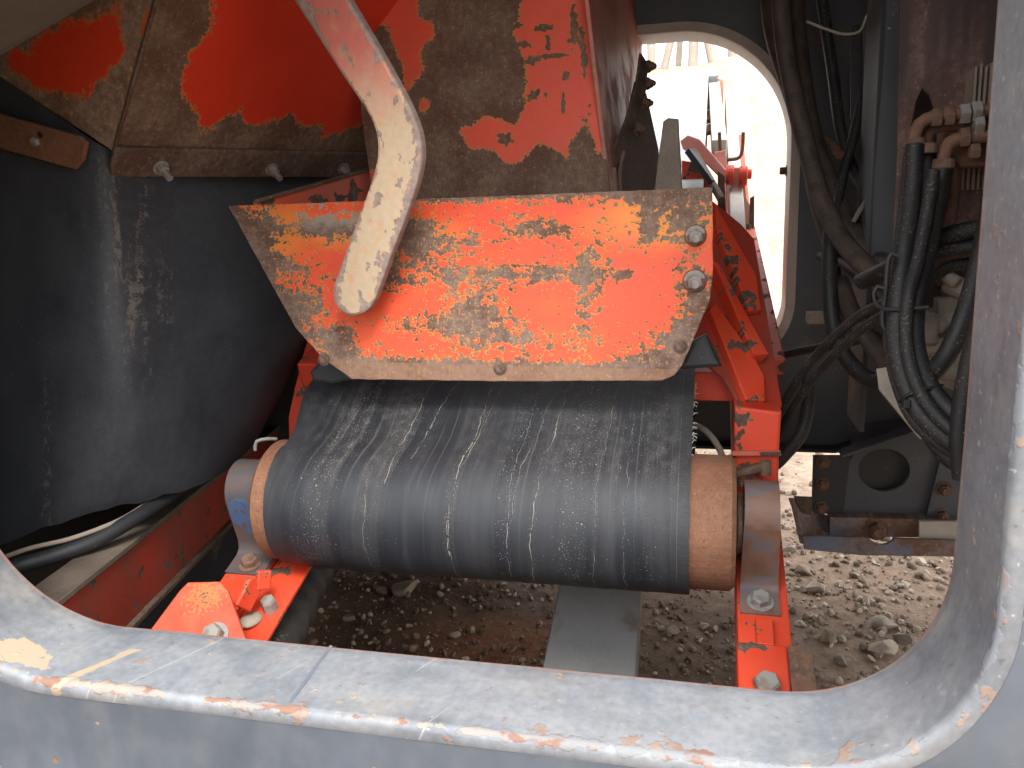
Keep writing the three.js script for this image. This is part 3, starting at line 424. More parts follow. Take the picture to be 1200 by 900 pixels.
// ================================================================ BELT CONVEYOR
const INC = 20 * D2R, SI = Math.sin(INC), CI = Math.cos(INC), PY = 0.725, PZ = -1.555, PR0 = 0.129;
const inc = (x, s, h) => V(x, PY + s * SI + h * CI, PZ - s * CI + h * SI);       // s uphill along the belt, h above the pulley axis
const UPD = V(0, SI, -CI), NRM = V(0, CI, SI);
const conveyor = thing('belt_conveyor', 'red belt conveyor with dusty black rubber belt over rusty end roller', 'conveyor', V(-0.48, 0.5, -1.55));
{
  const R = PR0 + 0.012, X0 = -0.872, X1 = -0.03, LEN = 3.6;
  // path: return run, half turn, top run
  const path = []; const push = (s, h, nh, ns) => path.push({ s, h, nh, ns });
  for (let i = 0; i < 12; i++) push(mix(LEN, 0.02, i / 12), -R - 0.02 * Math.sin(Math.PI * i / 12), -1, 0);
  for (let i = 0; i <= 36; i++) { const a = (-90 + 180 * i / 36) * D2R; push(-R * Math.cos(a), R * Math.sin(a), Math.sin(a), -Math.cos(a)); }
  for (let i = 1; i <= 40; i++) push(0.0225 * i, R, 1, 0); for (let i = 1; i <= 14; i++) push(mix(0.9, LEN, i / 14), R, 1, 0);
  for (let i = 0; i <= 10; i++) { const a = (90 - 180 * i / 10) * D2R; push(LEN + R * Math.cos(a), R * Math.sin(a), Math.sin(a), Math.cos(a)); }
  const L = [0]; for (let i = 1; i < path.length; i++) L.push(L[i - 1] + Math.hypot(path[i].s - path[i - 1].s, path[i].h - path[i - 1].h));
  const L0 = L[12], TL = 1.1, n = path.length - 1, W = X1 - X0, VM = L[L.length - 1];
  const f = (s, t) => { const k = Math.round(t * n), q = path[k], v = L[k] - L0; let x = mix(X0, X1, s), on = q.s < 0.02 ? 0.45 : 1;
    let d = 0.0035 * fbm(x * 4 + v * 1.5, v * 1.6, 3) * on + 0.0016 * gn(x * 26 + v * 7, v * 1.1) + 0.0012 * gn(x * 60 + v * 9, v * 2);
    x -= 0.055 * sstep(0.02, 0.28, q.s) * (q.nh > 0 ? 1 : 0) * (1 - s) * (1 - sstep(0.5, 1.2, q.s)); const edge = sstep(0.09, 0, x - X0); d -= 0.010 * edge * edge * on;
    if (s === 0) x += 0.002 * gn(v * 18, 3); if (s === 1) x += 0.0016 * gn(v * 26, 9);
    return inc(x, q.s + q.ns * d, q.h + q.nh * d); };
  const cracks = [[0.385, 0.02, 0.445, 0.85, 0.0034], [0.392, 0.22, 0.462, 0.75, 0.0022], [0.30, 0.42, 0.352, 0.72, 0.0034], [0.255, 0.36, 0.30, 0.74, 0.0022], [0.50, 0.05, 0.535, 0.78, 0.0022], [0.545, 0.02, 0.60, 0.80, 0.0026], [0.52, 0.30, 0.575, 0.75, 0.0018], [0.115, 0.40, 0.18, 0.72, 0.0018], [0.665, 0.04, 0.69, 0.7, 0.0014], [0.725, 0.02, 0.728, 0.6, 0.0012], [0.215, 0.1, 0.225, 0.4, 0.0012]];
  const mat = bake(1536, 1536, W, TL, (x, v) => {
    const lean = x - 0.10 * sstep(0.12, 0.7, v) * (0.75 - x) * 0.9 + 0.006 * fbm(v * 5, x * 3, 3);          // streaks drift with the run of the belt
    const a = fbm(lean * 22, v * 1.1, 5), c2 = fbm(lean * 7, v * 2.0 + 3, 4), m = fbm(x * 40, v * 34, 4), g1 = gn(x * 430, v * 430), sp = gn(x * 330, v * 300), sp2 = gn(x * 170 + 5, v * 150), st = fbm(lean * 110 + 4, v * 1.2, 4);
    const up = sstep(0.26, 0.52, v + 0.04 * a);                                       // the run above the roller is dustier
    let col = mul3([0.023, 0.0238, 0.0275], 1 + 0.35 * a + 0.22 * st + 0.16 * g1), r = 0.52 + 0.08 * a;
    const dark = sstep(-0.02, 0.30, fbm(lean * 13 + 9, v * 0.8, 4)); col = mix3(col, [0.0135, 0.0157, 0.0205], 0.8 * dark); r -= 0.06 * dark;
    const zone = clamp(0.9 * Math.exp(-(((x - 0.20) / 0.13) ** 2)) + 0.9 * Math.exp(-(((x - 0.76) / 0.10) ** 2)) + 0.35 * Math.exp(-(((x - 0.52) / 0.10) ** 2)));
    const film = clamp((0.12 + 0.75 * up) * (0.25 + zone) * (1 - 0.75 * dark) * (0.75 + 0.5 * a + 0.5 * c2));
    const grain = sstep(-0.25, 0.45, g1 * 0.8 + 0.6 * m + 0.3 * st); col = mix3(col, [0.108, 0.096, 0.086], film * grain * 0.8); r = mix(r, 0.9, film * grain);
    const ln = gn(lean * 230, v * 1.1); if (ln > 0.45) col = mix3(col, [0.11, 0.10, 0.09], 0.35 * (0.4 + up)); if (ln < -0.50) col = mul3(col, 0.72);
    const lane = clamp(Math.exp(-(((lean - 0.63) / 0.045) ** 2)) + 0.8 * Math.exp(-(((lean - 0.49) / 0.02) ** 2)) + 0.9 * Math.exp(-(((lean - 0.10) / 0.06) ** 2)) + 0.6 * Math.exp(-(((lean - 0.24) / 0.035) ** 2)) + 0.6 * Math.exp(-(((lean - 0.76) / 0.06) ** 2)) + 0.25 * up);
    if (sp > 0.64 - 0.27 * lane - 0.14 * m || sp2 > 0.66 - 0.18 * lane - 0.12 * m) { col = mix3(col, [0.27, 0.24, 0.205], 0.8); r = 0.9; }
    for (const [xa, va, xb, vb, w] of cracks) if (v > va && v < vb) { const t = (v - va) / (vb - va), xc = mix(xa, xb, t * t * 0.55 + t * 0.45) + 0.008 * fbm(v * 7 + xa * 40, xa * 9, 3) + 0.004 * gn(v * 40, xa * 50); const d = Math.abs(x - xc), ww = w * (0.40 + 0.9 * fbm(v * 16, xa * 30 + 3, 3)) * 0.48; if (d < ww && gn(v * 90, x * 60) > -0.30) { col = [0.30, 0.265, 0.22]; r = 0.95; } else if (d < w * 3.2 && gn(x * 420, v * 300) > 0.34) col = mix3(col, [0.18, 0.155, 0.13], 0.5); }
    if (x > W - 0.022) { col = mix3(col, [0.030, 0.029, 0.030], 0.7); col = mul3(col, 1 + 0.5 * gn(v * 260, x * 80)); if (Math.abs(x - W + 0.022 + 0.002 * gn(v * 9, 3)) < 0.0012) col = mix3(col, [0.11, 0.10, 0.09], 0.6); }
    return [...col, clamp(r + 0.10, 0.5, 1)];
  }, { bump: 0.0035 });
  const nS = path.findIndex((q, i) => i > 40 && q.s > 1.1), sub = (i0, i1, nu) => sheetGeo(nu, i1 - i0, (s, t) => f(s, (i0 + t * (i1 - i0)) / n), (s, t) => [s, (L[i0 + Math.round(t * (i1 - i0))] - L0) / TL], 0.011);
  part('belt', sub(0, nS, 92), mat, conveyor);
  const og2 = sub(nS, n, 24); { const uv = og2.attributes.uv; for (let i = 0; i < uv.count; i++) uv.setXY(i, uv.getX(i) * W, uv.getY(i) * TL); }
  part('belt', og2, tileMat(1, 512, (x, y) => { const k = fbm(x * 24, y * 3, 4, 0), q = fbm(x * 30, y * 30, 4, 30); return [...mix3([0.26, 0.25, 0.235], [0.44, 0.42, 0.39], clamp(0.6 + 0.5 * k + 0.4 * q)), 0.9]; }), conveyor, 'outer run of the belt, paled for the daylight on it');  // pale colour stands for bright daylight on the outer run
  // end roller
  const pc = (x) => V(x, PY, PZ);
  const roller = part('roller', cyl(pc(-0.913), pc(0.052), PR0, 56, PR0, 0.008), M.rustOrange, conveyor);
  for (const [a0, b0] of [[-0.985, -0.914], [0.053, 0.132]]) part('shaft', cyl(pc(a0), pc(b0), 0.036, 24), M.rust, conveyor);
  part('collar', cyl(pc(0.056), pc(0.066), 0.060, 28, 0.056, 0.002), M.rust, conveyor); part('collar', cyl(pc(-0.922), pc(-0.914), 0.056, 28, 0.060, 0.002), M.rust, conveyor);
  // lifting shackle wire behind the left roller rim
  const hook = onZ(308, 522, -1.6); part('wire_hook', tubeGeo([V(hook.x - .02, hook.y - .012, hook.z), V(hook.x - .016, hook.y + .008, hook.z), V(hook.x, hook.y + .012, hook.z - .01), V(hook.x + .018, hook.y + .008, hook.z - .03)], 0.0042, 8), M.zinc, conveyor);

  // bearing straps: bent steel over each bearing
  const strap = (x0, x1, mat, label) => {
    const w = x1 - x0, pr = []; const T = 0.011, R2 = 0.078;
    // profile in (s, h): front foot, up and over the bearing, rear foot
    const foot = -0.104; pr.push([-0.132, foot + 0.003], [-0.105, foot + 0.003], [-0.078, foot + 0.004], [-0.066, foot + 0.012], [-0.061, foot + 0.03], [-0.061, -0.04], [-0.061, 0.0], [-0.0605, 0.03]);
    for (let i = 1; i <= 14; i++) { const a = (180 - 180 * i / 14) * D2R; pr.push([Math.cos(a) * 0.06, 0.03 + Math.sin(a) * 0.058]); } pr.push([0.061, -0.04], [0.066, foot + 0.012], [0.14, foot + 0.004]);
    const g = sheetGeo(8, pr.length - 1, (s, t) => { const q = pr[Math.round(t * (pr.length - 1))], fl = 1 + 0.16 * sstep(0.45, 0, t); return inc((x0 + x1) / 2 + (s - 0.5) * w * fl, q[0], q[1]); }, (s, t) => [s * w, t * 0.6], T);
    return part('bearing_strap', g, mat, conveyor, label);
  };
  const strapBlue = tileMat(0.3, 384, (x, y) => { const k = fbm(x * 20, y * 20, 4, 6), q = fbm(x * 7, y * 7, 3, 0); const bl = Math.hypot((x - 0.04) / 0.03, (y - 0.155) / 0.03) + 0.6 * k; if (bl < 1.25 && fbm(x * 60, y * 60, 3, 18) > -0.25) return [0.06, 0.10, 0.19, 0.55]; return [...mix3([0.070, 0.068, 0.074], [0.125, 0.068, 0.048], clamp(0.40 + 0.8 * k + 0.5 * q)), 0.65]; });
  const strapRust = tileMat(0.6, 512, (x, y) => { const k = fbm(x * 14, y * 14, 4, 0), q = fbm(x * 30 + 4, y * 30, 4, 0); return [...mix3(mul3([0.19, 0.10, 0.065], 1 + 0.4 * q), [0.12, 0.118, 0.130], sstep(-0.25, 0.55, k + 0.7 * q) * 0.85), 0.62 + 0.25 * q]; });
  const sR = strap(0.068, 0.130, strapRust, 'rusty bearing strap'), sL = strap(-0.998, -0.922, strapBlue, 'grey bearing strap with a patch of blue paint');
  for (const [st, x, m] of [[sR, 0.100, M.zinc], [sL, -0.957, M.castIron]]) part('bolt', boltGeo(inc(x, -0.104, -0.1005), NRM, 0.0185, 0.016, true), m, st);
  // bearing housings inside the straps
  for (const [a0, b0] of [[0.067, 0.133], [-0.985, -0.926]]) part('bearing', cyl(inc(a0, 0, 0), inc(b0, 0, 0), 0.045, 32, 0.045, 0.004), M.rust, conveyor);
  // frame arms under the bearings
  const arm = (x0, x1, sA, sB, mat) => part('frame_arm', [barGeo(inc((x0 + x1) / 2, sA, -0.112), inc((x0 + x1) / 2, sB, -0.112), x1 - x0, 0.012, 0.003, NRM), barGeo(inc(x0 + 0.005, sA, -0.161), inc(x0 + 0.005, sB, -0.161), 0.010, 0.085, 0.003, NRM), barGeo(inc(x1 - 0.005, sA, -0.161), inc(x1 - 0.005, sB, -0.161), 0.010, 0.085, 0.003, NRM)], mat, conveyor);
  arm(0.058, 0.150, -0.43, 3.2, M.red); arm(-1.005, -0.925, -0.40, 3.2, M.red);
  part('slot_bar', barGeo(inc(0.104, -0.21, -0.099), inc(0.104, -0.150, -0.099), 0.030, 0.012, 0.002, NRM), M.red, conveyor);
  // right take-up end: block, bolt and rusty wear plate
  part('end_block', [barGeo(inc(0.098, -0.50, -0.135), inc(0.098, -0.205, -0.135), 0.086, 0.078, 0.006, NRM)], M.red, conveyor);
  part('bolt', boltGeo(inc(0.102, -0.302, -0.0955), NRM, 0.022, 0.022, false), M.zinc, conveyor);
  part('wear_plate', barGeo(inc(0.160, -0.50, -0.095), inc(0.160, -0.215, -0.095), 0.040, 0.022, 0.002, NRM), M.castIron, conveyor);
  // left bracket: upright gusset, bent lug, lower flange
  const PG = plane3(onZ(180, 745, -1.235), onZ(285, 745, -1.255), onZ(235, 680, -1.32));
  const og = bakedPlate('gusset', PG, [[158, 762], [210, 692], [220, 682], [257, 681], [267, 692], [294, 766]], 0.012, 1400, (W, H, loc) => { const h = loc([[240, 698]])[0]; return paintOver((x, y) => Math.hypot(x - h[0], y - h[1]) - 0.010 - 0.012 * fbm(x * 60, y * 60, 3) + (fbm(x * 24, y * 24, 4) > 0.62 ? -0.1 : 0), (x, y) => mix3([0.60, 0.060, 0.025], [0.60, 0.125, 0.065], clamp(0.35 + 0.7 * fbm(x * 18, y * 18, 3)))); }, conveyor, { bevel: 0.003 });
  part('bolt', boltGeo(onPlane(252, 746, PG), PG.n, 0.020, 0.020, true), M.zinc, conveyor);
  part('lower_flange', barGeo(inc(-0.882, -0.46, -0.134), inc(-0.882, 0.0, -0.134), 0.085, 0.010, 0.003, NRM), M.red, conveyor);
  const lug = onZ(294, 692, -1.37); part('bent_lug', [barGeo(lug.clone().add(V(-0.012, -0.03, 0.02)), lug.clone().add(V(0.004, 0.015, -0.015)), 0.045, 0.014, 0.005, V(1, 0, 0.3)), barGeo(lug.clone().add(V(0.004, 0.015, -0.015)), lug.clone().add(V(0.022, 0.008, -0.04)), 0.04, 0.014, 0.005, V(1, 0, 0.3))], M.red, conveyor);
  part('bolt', boltGeo(inc(-0.868, -0.20, -0.128), NRM, 0.016, 0.03, false), M.zinc, conveyor);
  part('grease_clump', new THREE.IcosahedronGeometry(0.022, 2).scale(1, 0.5, 1.4).translate(...inc(-0.895, -0.235, -0.124).toArray()), M.beige, conveyor);

  // right frame above the bearing: boxed post, gusset ribs and struts up to the chute
  const zb = -1.80; const q = (x, y, z = zb) => onZ(x, y, z);
  plate('post_face', zPlane(-1.72), [[861, 476], [916, 483], [913, 530], [912, 590], [862, 585], [860, 530]], 0.09, M.red, conveyor, { bevel: 0.006 });
  part('post_ledge', barGeo(onZ(858, 531, -1.713), onZ(915, 531, -1.713), 0.012, 0.010, 0.002), M.redDusty, conveyor);
  const PW = plane3(onZ(868, 476, -1.78), onZ(916, 477, -1.82), onZ(850, 240, -2.2));
  plate('strut_web', PW, [[836, 236], [868, 262], [884, 280], [917, 476], [868, 476], [846, 440], [800, 400], [800, 250]], 0.012, M.redShaded, conveyor);
  const rib = (pts, dz, m, name) => { const P = { ...PW, o: PW.o.clone().addScaledVector(PW.n, dz) }; return plate(name, P, pts, dz - 0.001, m, conveyor, { bevel: 0.003, rough: 0.0015 }); };
  rib([[832, 362], [839, 355], [863, 388], [884, 418], [896, 440], [897, 470], [874, 468]], 0.024, M.red, 'lower_rib');
  rib([[836, 305], [843, 309], [901, 414], [884, 416]], 0.038, M.red, 'middle_rib');
  rib([[838, 238], [887, 322], [892, 362], [878, 364], [840, 268]], 0.024, M.red, 'upper_rib');
  // cross member behind the belt and dark tie under it
  part('cross_member', boxGeo(-0.95, onZ(835, 470, -1.88).y, -1.94, 0.09, onZ(835, 436, -1.88).y, -1.88), M.red, conveyor);
  part('bolt', boltGeo(onZ(886, 548, -1.715), V(0, 0, 1), 0.012, 0.012, false), M.rust, conveyor);
  part('adjuster', [barGeo(onZ(862, 556, -1.66), onZ(898, 546, -1.66), 0.02, 0.016, 0.006), barGeo(onZ(865, 566, -1.65), onZ(895, 566, -1.65), 0.03, 0.012, 0.004), cyl(onZ(897, 556, -1.66), onZ(897, 540, -1.66), 0.012, 10)], M.castIron, conveyor);
  // left frame, mirrored
  const PL = plane3(onZ(345, 520, -1.98), onZ(378, 520, -1.98), onZ(378, 390, -2.1));
  plate('left_post', PL, [[340, 560], [338, 490], [345, 455], [362, 390], [395, 380], [395, 560]], 0.03, M.red, conveyor, { rough: 0.002 });
  part('side_rail', [barGeo(inc(-1.03, 0.45, 0.0), inc(-1.03, 3.5, 0.0), 0.06, 0.16, 0.006, NRM), barGeo(inc(0.085, 0.45, 0.0), inc(0.085, 1.3, 0.0), 0.05, 0.16, 0.006, NRM)], M.red, conveyor);
  part('outer_rail', barGeo(inc(0.085, 1.31, 0.0), inc(0.085, 3.45, 0.0), 0.05, 0.14, 0.006, NRM), M.cream, conveyor);  // red rail turned cream here: overexposed daylight put into its colour
  // far head drum outside
  const hd = inc(0, LEN, 0); part('head_drum', cyl(V(-0.96, hd.y, hd.z), V(0.02, hd.y, hd.z), 0.115, 40, 0.115, 0.006), M.rubber, conveyor);
  part('drum_hub', cyl(V(0.02, hd.y, hd.z), V(0.05, hd.y, hd.z), 0.10, 28, 0.09, 0.004), M.red, conveyor);
  // soft rubber seals under the plate's two ends
  const fl = (pts, name) => { const P = zPlane(-1.66); plate(name, P, pts, 0.03, M.rubber, conveyor, { bevel: 0.008, rough: 0.003 }); };
  fl([[362, 436], [384, 412], [400, 420], [412, 446], [388, 451], [366, 447]], 'seal_flap'); fl([[796, 432], [812, 400], [828, 392], [836, 412], [846, 430], [800, 433]], 'seal_flap');
  const fr = []; { const r = rng(5); for (let i = 0; i < 34; i++) { const s = 0.02 + r() * 0.28, p = inc(X1, s, R - 0.004), e = p.clone().add(V(0.003 + r() * 0.007, (r() - 0.4) * 0.014, (r() - 0.5) * 0.012)); fr.push(tubeGeo([p, p.clone().lerp(e, 0.5).add(V(0, 0.002, 0)), e], 0.0006, 4)); } } part('frayed_cord', fr, M.cream, conveyor);
}

// ================================================================ DEFLECTOR PLATE in front of the belt
const deflector = thing('deflector_plate', 'worn orange-red steel plate with cut corners hanging across the belt', 'steel plate', onZ(600, 440, -1.63));
{
  const P = plane3(onZ(270, 330, -1.625), onZ(835, 330, -1.625), onZ(560, 230, -1.655));
  const out = [[267, 241], [420, 235.5], [600, 229], [835, 219], [836, 312], [832, 352], [800, 427], [790, 440], [776, 446], [600, 447], [412, 444.5], [376, 418], [346, 384]];
  const PT = (W, H, loc) => {
    const B = [[300, 280, 30, 40, 1], [330, 310, 40, 14, 0.8], [350, 360, 34, 26, 1.1], [395, 400, 30, 20, 0.9], [555, 372, 42, 26, 1.2], [470, 290, 40, 26, 0.7], [520, 285, 60, 14, 0.7], [430, 262, 90, 14, 0.75], [640, 320, 40, 12, 0.6], [560, 320, 70, 14, 0.7], [688, 345, 18, 40, 0.7], [700, 300, 22, 20, 0.6], [800, 270, 26, 20, 0.9], [812, 328, 24, 22, 0.7], [760, 265, 12, 24, 0.8], [730, 322, 14, 6, 0.9], [800, 400, 30, 26, 1], [820, 370, 14, 34, 1.0], [776, 436, 30, 18, 1], [600, 232, 240, 9, 0.6], [790, 232, 60, 18, 0.8], [440, 330, 70, 14, 0.6], [380, 270, 30, 20, 0.6], [650, 270, 50, 10, 0.6], [480, 380, 50, 10, 0.6], [640, 395, 60, 10, 0.55], [620, 262, 30, 14, 0.6]].map(([x, y, rx, ry, k]) => [...loc([[x, y]])[0], rx * 0.00178, ry * 0.00178, k]);
    const yb = loc([[600, 446]])[0][1]; const L0 = loc([[340, 383]])[0], or1 = loc([[320, 270]])[0], or2 = loc([[770, 255]])[0], or3 = loc([[440, 275]])[0];
    const grey = loc([[400, 250]])[0];
    return (x, y) => {
      const n1 = fbm(x * 13, y * 17, 5), n2 = fbm(x * 60, y * 72, 4), n3 = fbm(x * 26, y * 60, 4);
      const n4 = fbm(x * 150, y * 170, 3); let p = 0.57 + 0.27 * n1 + 0.60 * n2 + 0.46 * n3 + 0.44 * n4;
      for (const [bx, by, rx, ry, k] of B) { const d = ((x - bx) / rx) ** 2 + ((y - by) / ry) ** 2; if (d < 5) p -= k * 0.9 * Math.exp(-d * 0.8); }
      p -= 1.3 * sstep(0.050, 0.018, y - yb) + 0.30 * sstep(0.11, 0.04, y - yb) + 0.5 * sstep(0.020, 0.0, H - y);
      p -= 0.7 * sstep(0.03, 0, Math.abs((x - 0) * 0.8 - (H - y) * 0.46) - 0.0) * (x < 0.35 ? 1 : 0);
      const R = rustAt(x, y);
      if (p < 0) {
        let c = mix3(mul3(R, 1.35).slice(0, 3), [0.20, 0.125, 0.10], sstep(-0.3, 0.5, n3 + 0.4 * n4) * 0.65); const g = gn(x * 150, y * 150);
        if (g > 0.34 && n1 > -0.15) c = mix3(c, [0.34, 0.18, 0.05], 0.7); if (g < -0.45) c = mix3(c, [0.40, 0.34, 0.28], 0.5); const gd = Math.hypot((x - grey[0]) / 0.14, (y - grey[1]) / 0.03); c = mix3(c, [0.34, 0.30, 0.25], 0.6 * sstep(1.4, 0.4, gd + 0.5 * n2));
        if (y - yb < 0.03) c = mix3(c, [0.25, 0.13, 0.075], 0.5 + 0.4 * n2); return [...c, 0.9];
      }
      const o = Math.max(sstep(1.2, 0.2, Math.hypot((x - or1[0]) / 0.13, (y - or1[1]) / 0.08)), sstep(1.2, 0.2, Math.hypot((x - or2[0]) / 0.16, (y - or2[1]) / 0.07)), 0.9 * sstep(1.2, 0.2, Math.hypot((x - or3[0]) / 0.22, (y - or3[1]) / 0.045)));
      let c = mix3([0.63, 0.062, 0.017], [0.66, 0.195, 0.030], clamp(o * 0.95 + 0.25 * n1)); c = mul3(c, 1 + 0.12 * n1 + 0.06 * n2);
      const sp = gn(x * 130 + 8, y * 130); if (sp > 0.52) return [...mix3(R.slice(0, 3), [0.30, 0.10, 0.04], 0.3), 0.85];
      if (p < 0.09) return [...mix3(c, [0.55, 0.27, 0.05], 0.7), 0.75];
      return [...c, 0.6 + 0.12 * n1];
    };
  };
  bakedPlate('plate', P, out, 0.010, 1750, PT, deflector, { rough: 0.0018, bump: 0.0022 });
  for (const [x, y, r] of [[815, 276, 0.0145], [814, 329, 0.0155]]) { const p = onPlane(x, y, P); part('bolt', boltGeo(p, V(0.05, -0.2, 1), r, 0.016, true, 0.012), M.zinc, deflector); part('washer', cyl(p.clone().addScaledVector(P.n, -0.002), p.clone().addScaledVector(P.n, 0.0045), r * 1.5, 24, r * 1.4, 0.0015), M.castIron, deflector); }
  for (const [x, y] of [[797, 406], [586, 432], [380, 421]]) part('bolt_head', cyl(onPlane(x, y, P).addScaledVector(P.n, -0.001), onPlane(x, y, P).addScaledVector(P.n, 0.0055), 0.014, 20, 0.010, 0.002), M.rust, deflector);
  // wings that run back from the plate
  const w1 = plane3(onZ(302, 238, -1.66), onZ(440, 205, -2.02), onZ(302, 180, -1.66)); 
  plate('left_wing', w1, [[300, 236], [440, 195], [440, 202], [440, 300], [304, 300]], 0.010, M.redDusty, deflector);
  part('wing_lip', barGeo(onZ(299, 236, -1.65), onZ(441, 196, -2.02), 0.012, 0.008, 0.002), M.rust, deflector);
  const bp = onZ(770, 190, -2.1), post = plane3(bp, onZ(800, 190, -2.1), onZ(785, 140, -2.1));
  plate('wooden_post', post, [[777, 142], [783, 138], [795, 139], [799, 219], [802, 235], [766, 235], [768, 212]], 0.03, M.dusty, deflector, { bevel: 0.004, rough: 0.002 });
}

// ================================================================ LEVER
{
  const P = plane3(onZ(350, 100, -1.47), onZ(490, 100, -1.47), onZ(400, 0, -1.45));
  const px = [[282, -110], [345, 2], [362, 28], [380, 56], [398, 84], [417, 112], [431, 133], [439, 152], [442, 172], [440, 192], [434, 214], [424, 242], [410, 280], [398, 314], [391, 334], [390, 347], [394, 359], [404, 368], [416, 370], [428, 366], [437, 356], [445, 336], [458, 300], [472, 264], [484, 230], [491, 205], [494, 184], [492, 160], [485, 138], [474, 114], [460, 88], [443, 58], [424, 26], [405, -6], [345, -112]];
  const q = pxPoly(P, px); const sm = new THREE.CatmullRomCurve3(q.map(([x, y]) => V(x, y, 0)), true, 'centripetal').getPoints(140).map((p) => [p.x, p.y]); const b = bounds(sm);
  const spine = pxPoly(P, [[375, -10], [412, 60], [455, 125], [466, 175], [455, 225], [430, 300], [415, 345]]).map(([x, y]) => [x - b[0], y - b[1]]);
  const W = b[2] - b[0], H = b[3] - b[1], y150 = pxPoly(P, [[460, 150]])[0][1] - b[1], y40 = pxPoly(P, [[400, 60]])[0][1] - b[1];
  const mat = bake(512, 1024, W, H, (x, y) => {
    const n1 = fbm(x * 26, y * 20, 5), n2 = fbm(x * 80, y * 70, 4); let d = 9; for (let i = 0; i + 1 < spine.length; i++) { const [ax, ay] = spine[i], [bx, by] = spine[i + 1], ex = bx - ax, ey = by - ay, t = clamp(((x - ax) * ex + (y - ay) * ey) / (ex * ex + ey * ey)); d = Math.min(d, Math.hypot(x - ax - ex * t, y - ay - ey * t)); }
    const p = 0.036 - d + 0.012 * n1 + 0.012 * n2 - (fbm(x * 30 + 7, y * 24, 5) > 0.26 ? 0.03 : 0);
    if (p < 0) { const r = rustAt(x, y); return [...mix3(mul3(r, 1.3).slice(0, 3), [0.34, 0.265, 0.235], clamp(0.68 + 0.5 * n2)), 0.85]; }
    const up = sstep(y150 - 0.02, y40 + 0.06, y + 0.05 * n1); let c = mix3([0.46, 0.355, 0.235], [0.52, 0.15, 0.12], clamp(up * 1.2)); c = mix3(c, [0.52, 0.27, 0.15], sstep(0.05, 0.5, n1) * 0.6);
    if (p < 0.0022) c = mix3(c, [0.35, 0.2, 0.13], 0.6); return [...mul3(c, 1 + 0.1 * n2), 0.5 + 0.15 * n1];
  }, { bump: 0.0012 });
  solo('lever_bar', slabGeo(P, sm, 0.032, 0.006, [], b), mat, 'bent flat steel lever with cream and pink worn paint, in front of plate', 'lever');
}

// ================================================================ LEFT CHASSIS BEAM
{
  const t = thing('chassis_beam', 'red steel chassis beam with web darkened for shade and dusty top flange beside the conveyor', 'steel beam', V(-1.22, 0.6, -1.8));
  const a = onZ(60, 695, -1.20), b = onZ(205, 585, -1.84); const d = b.clone().sub(a).normalize(), A = a.clone().addScaledVector(d, -0.17), B = a.clone().addScaledVector(d, 1.75);
  const side = V(0, 1, 0).cross(d).normalize(); const sh = (p, u, v) => p.clone().addScaledVector(side, u).add(V(0, v, 0));
  part('top_flange', barGeo(sh(A, -0.0, 0), sh(B, -0.0, 0), 0.085, 0.014, 0.003), M.grimySteel, t);
  part('web', barGeo(sh(A, -0.03, -0.085), sh(B, -0.03, -0.085), 0.012, 0.155, 0.002), M.redShaded, t);
  part('bottom_flange', barGeo(sh(A, -0.0, -0.17), sh(B, -0.0, -0.17), 0.10, 0.014, 0.003), M.rust, t);
  solo('edge_strip', tubeGeo([onZ(-30, 668, -1.25), onZ(30, 644, -1.3), onZ(80, 632, -1.36), onZ(120, 618, -1.42), onZ(150, 604, -1.49), onZ(215, 560, -1.66)], 0.005, 10), M.dusty, 'pale rubber edging strip running along the foot of the black curtain', 'edging');
  solo('drain_hose', tubeGeo([onZ(-40, 690, -1.24), onZ(20, 664, -1.28), onZ(60, 652, -1.33), onZ(110, 634, -1.40), onZ(160, 606, -1.5), onZ(215, 570, -1.68)], 0.017, 12), M.rubber, 'black hose lying below the pale edging strip at far left', 'hose');
}
// black ribbed duct below the left arm
{
  const pts = [onZ(380, 640, -2.0), onZ(362, 672, -1.82), onZ(338, 715, -1.62), onZ(316, 760, -1.45), onZ(300, 800, -1.35)];
  const c = new THREE.CatmullRomCurve3(pts), N = 110, fr = c.computeFrenetFrames(N, false);
  const g = gridGeo(26, N, (s, t) => { const i = Math.round(t * N), p = c.getPointAt(t), a = s * 2 * Math.PI, r = 0.062 + 0.0035 * Math.sin(t * 46); return p.addScaledVector(fr.normals[i], Math.cos(a) * r).addScaledVector(fr.binormals[i], -Math.sin(a) * r); }, (s, t) => [s * 0.4, t * 0.8]);
  solo('ribbed_duct', g, M.hose, 'thick black ribbed hose under the left end of the belt', 'hose');
}
// grey steel pipe leaning under the belt
{
  const a = onZ(702, 650, -1.98), b = onZ(690, 800, -1.74); const dir = b.clone().sub(a), A = a.clone().addScaledVector(dir, -1.2), B = a.clone().addScaledVector(dir, 1.8);
  const mat = tileMat(0.5, 512, (x, y) => { const k = fbm(x * 8, y * 8, 5, 4), s = gn(x * 120, y * 120, 60), m = sstep(0.2, 0.7, k + 0.2 * s); return [...mix3(mul3([0.15, 0.148, 0.142], 1 + 0.22 * k + 0.1 * s), [0.12, 0.09, 0.066], m * 0.8), 0.42 + 0.3 * m]; }, { bump: 0.0006 });
  const Pp = plane3(onZ(665, 690, -1.95), onZ(752, 692, -1.95), onZ(680, 560, -2.10));
  const t = thing('steel_channel', 'smooth grey steel channel leaning down from under the belt', 'steel channel', b);
  plate('face', Pp, [[672, 600], [758, 600], [742, 830], [626, 830]], 0.012, mat, t, { bevel: 0.004 });
  for (const [p0, p1, off] of [[[676, 600], [631, 830], 1], [[755, 600], [739, 830], -1]]) part('side_flange', barGeo(onPlane(p0[0], p0[1], Pp).addScaledVector(Pp.n, -0.043), onPlane(p1[0], p1[1], Pp).addScaledVector(Pp.n, -0.043), 0.01, 0.06, 0.002, Pp.n), mat, t);
}

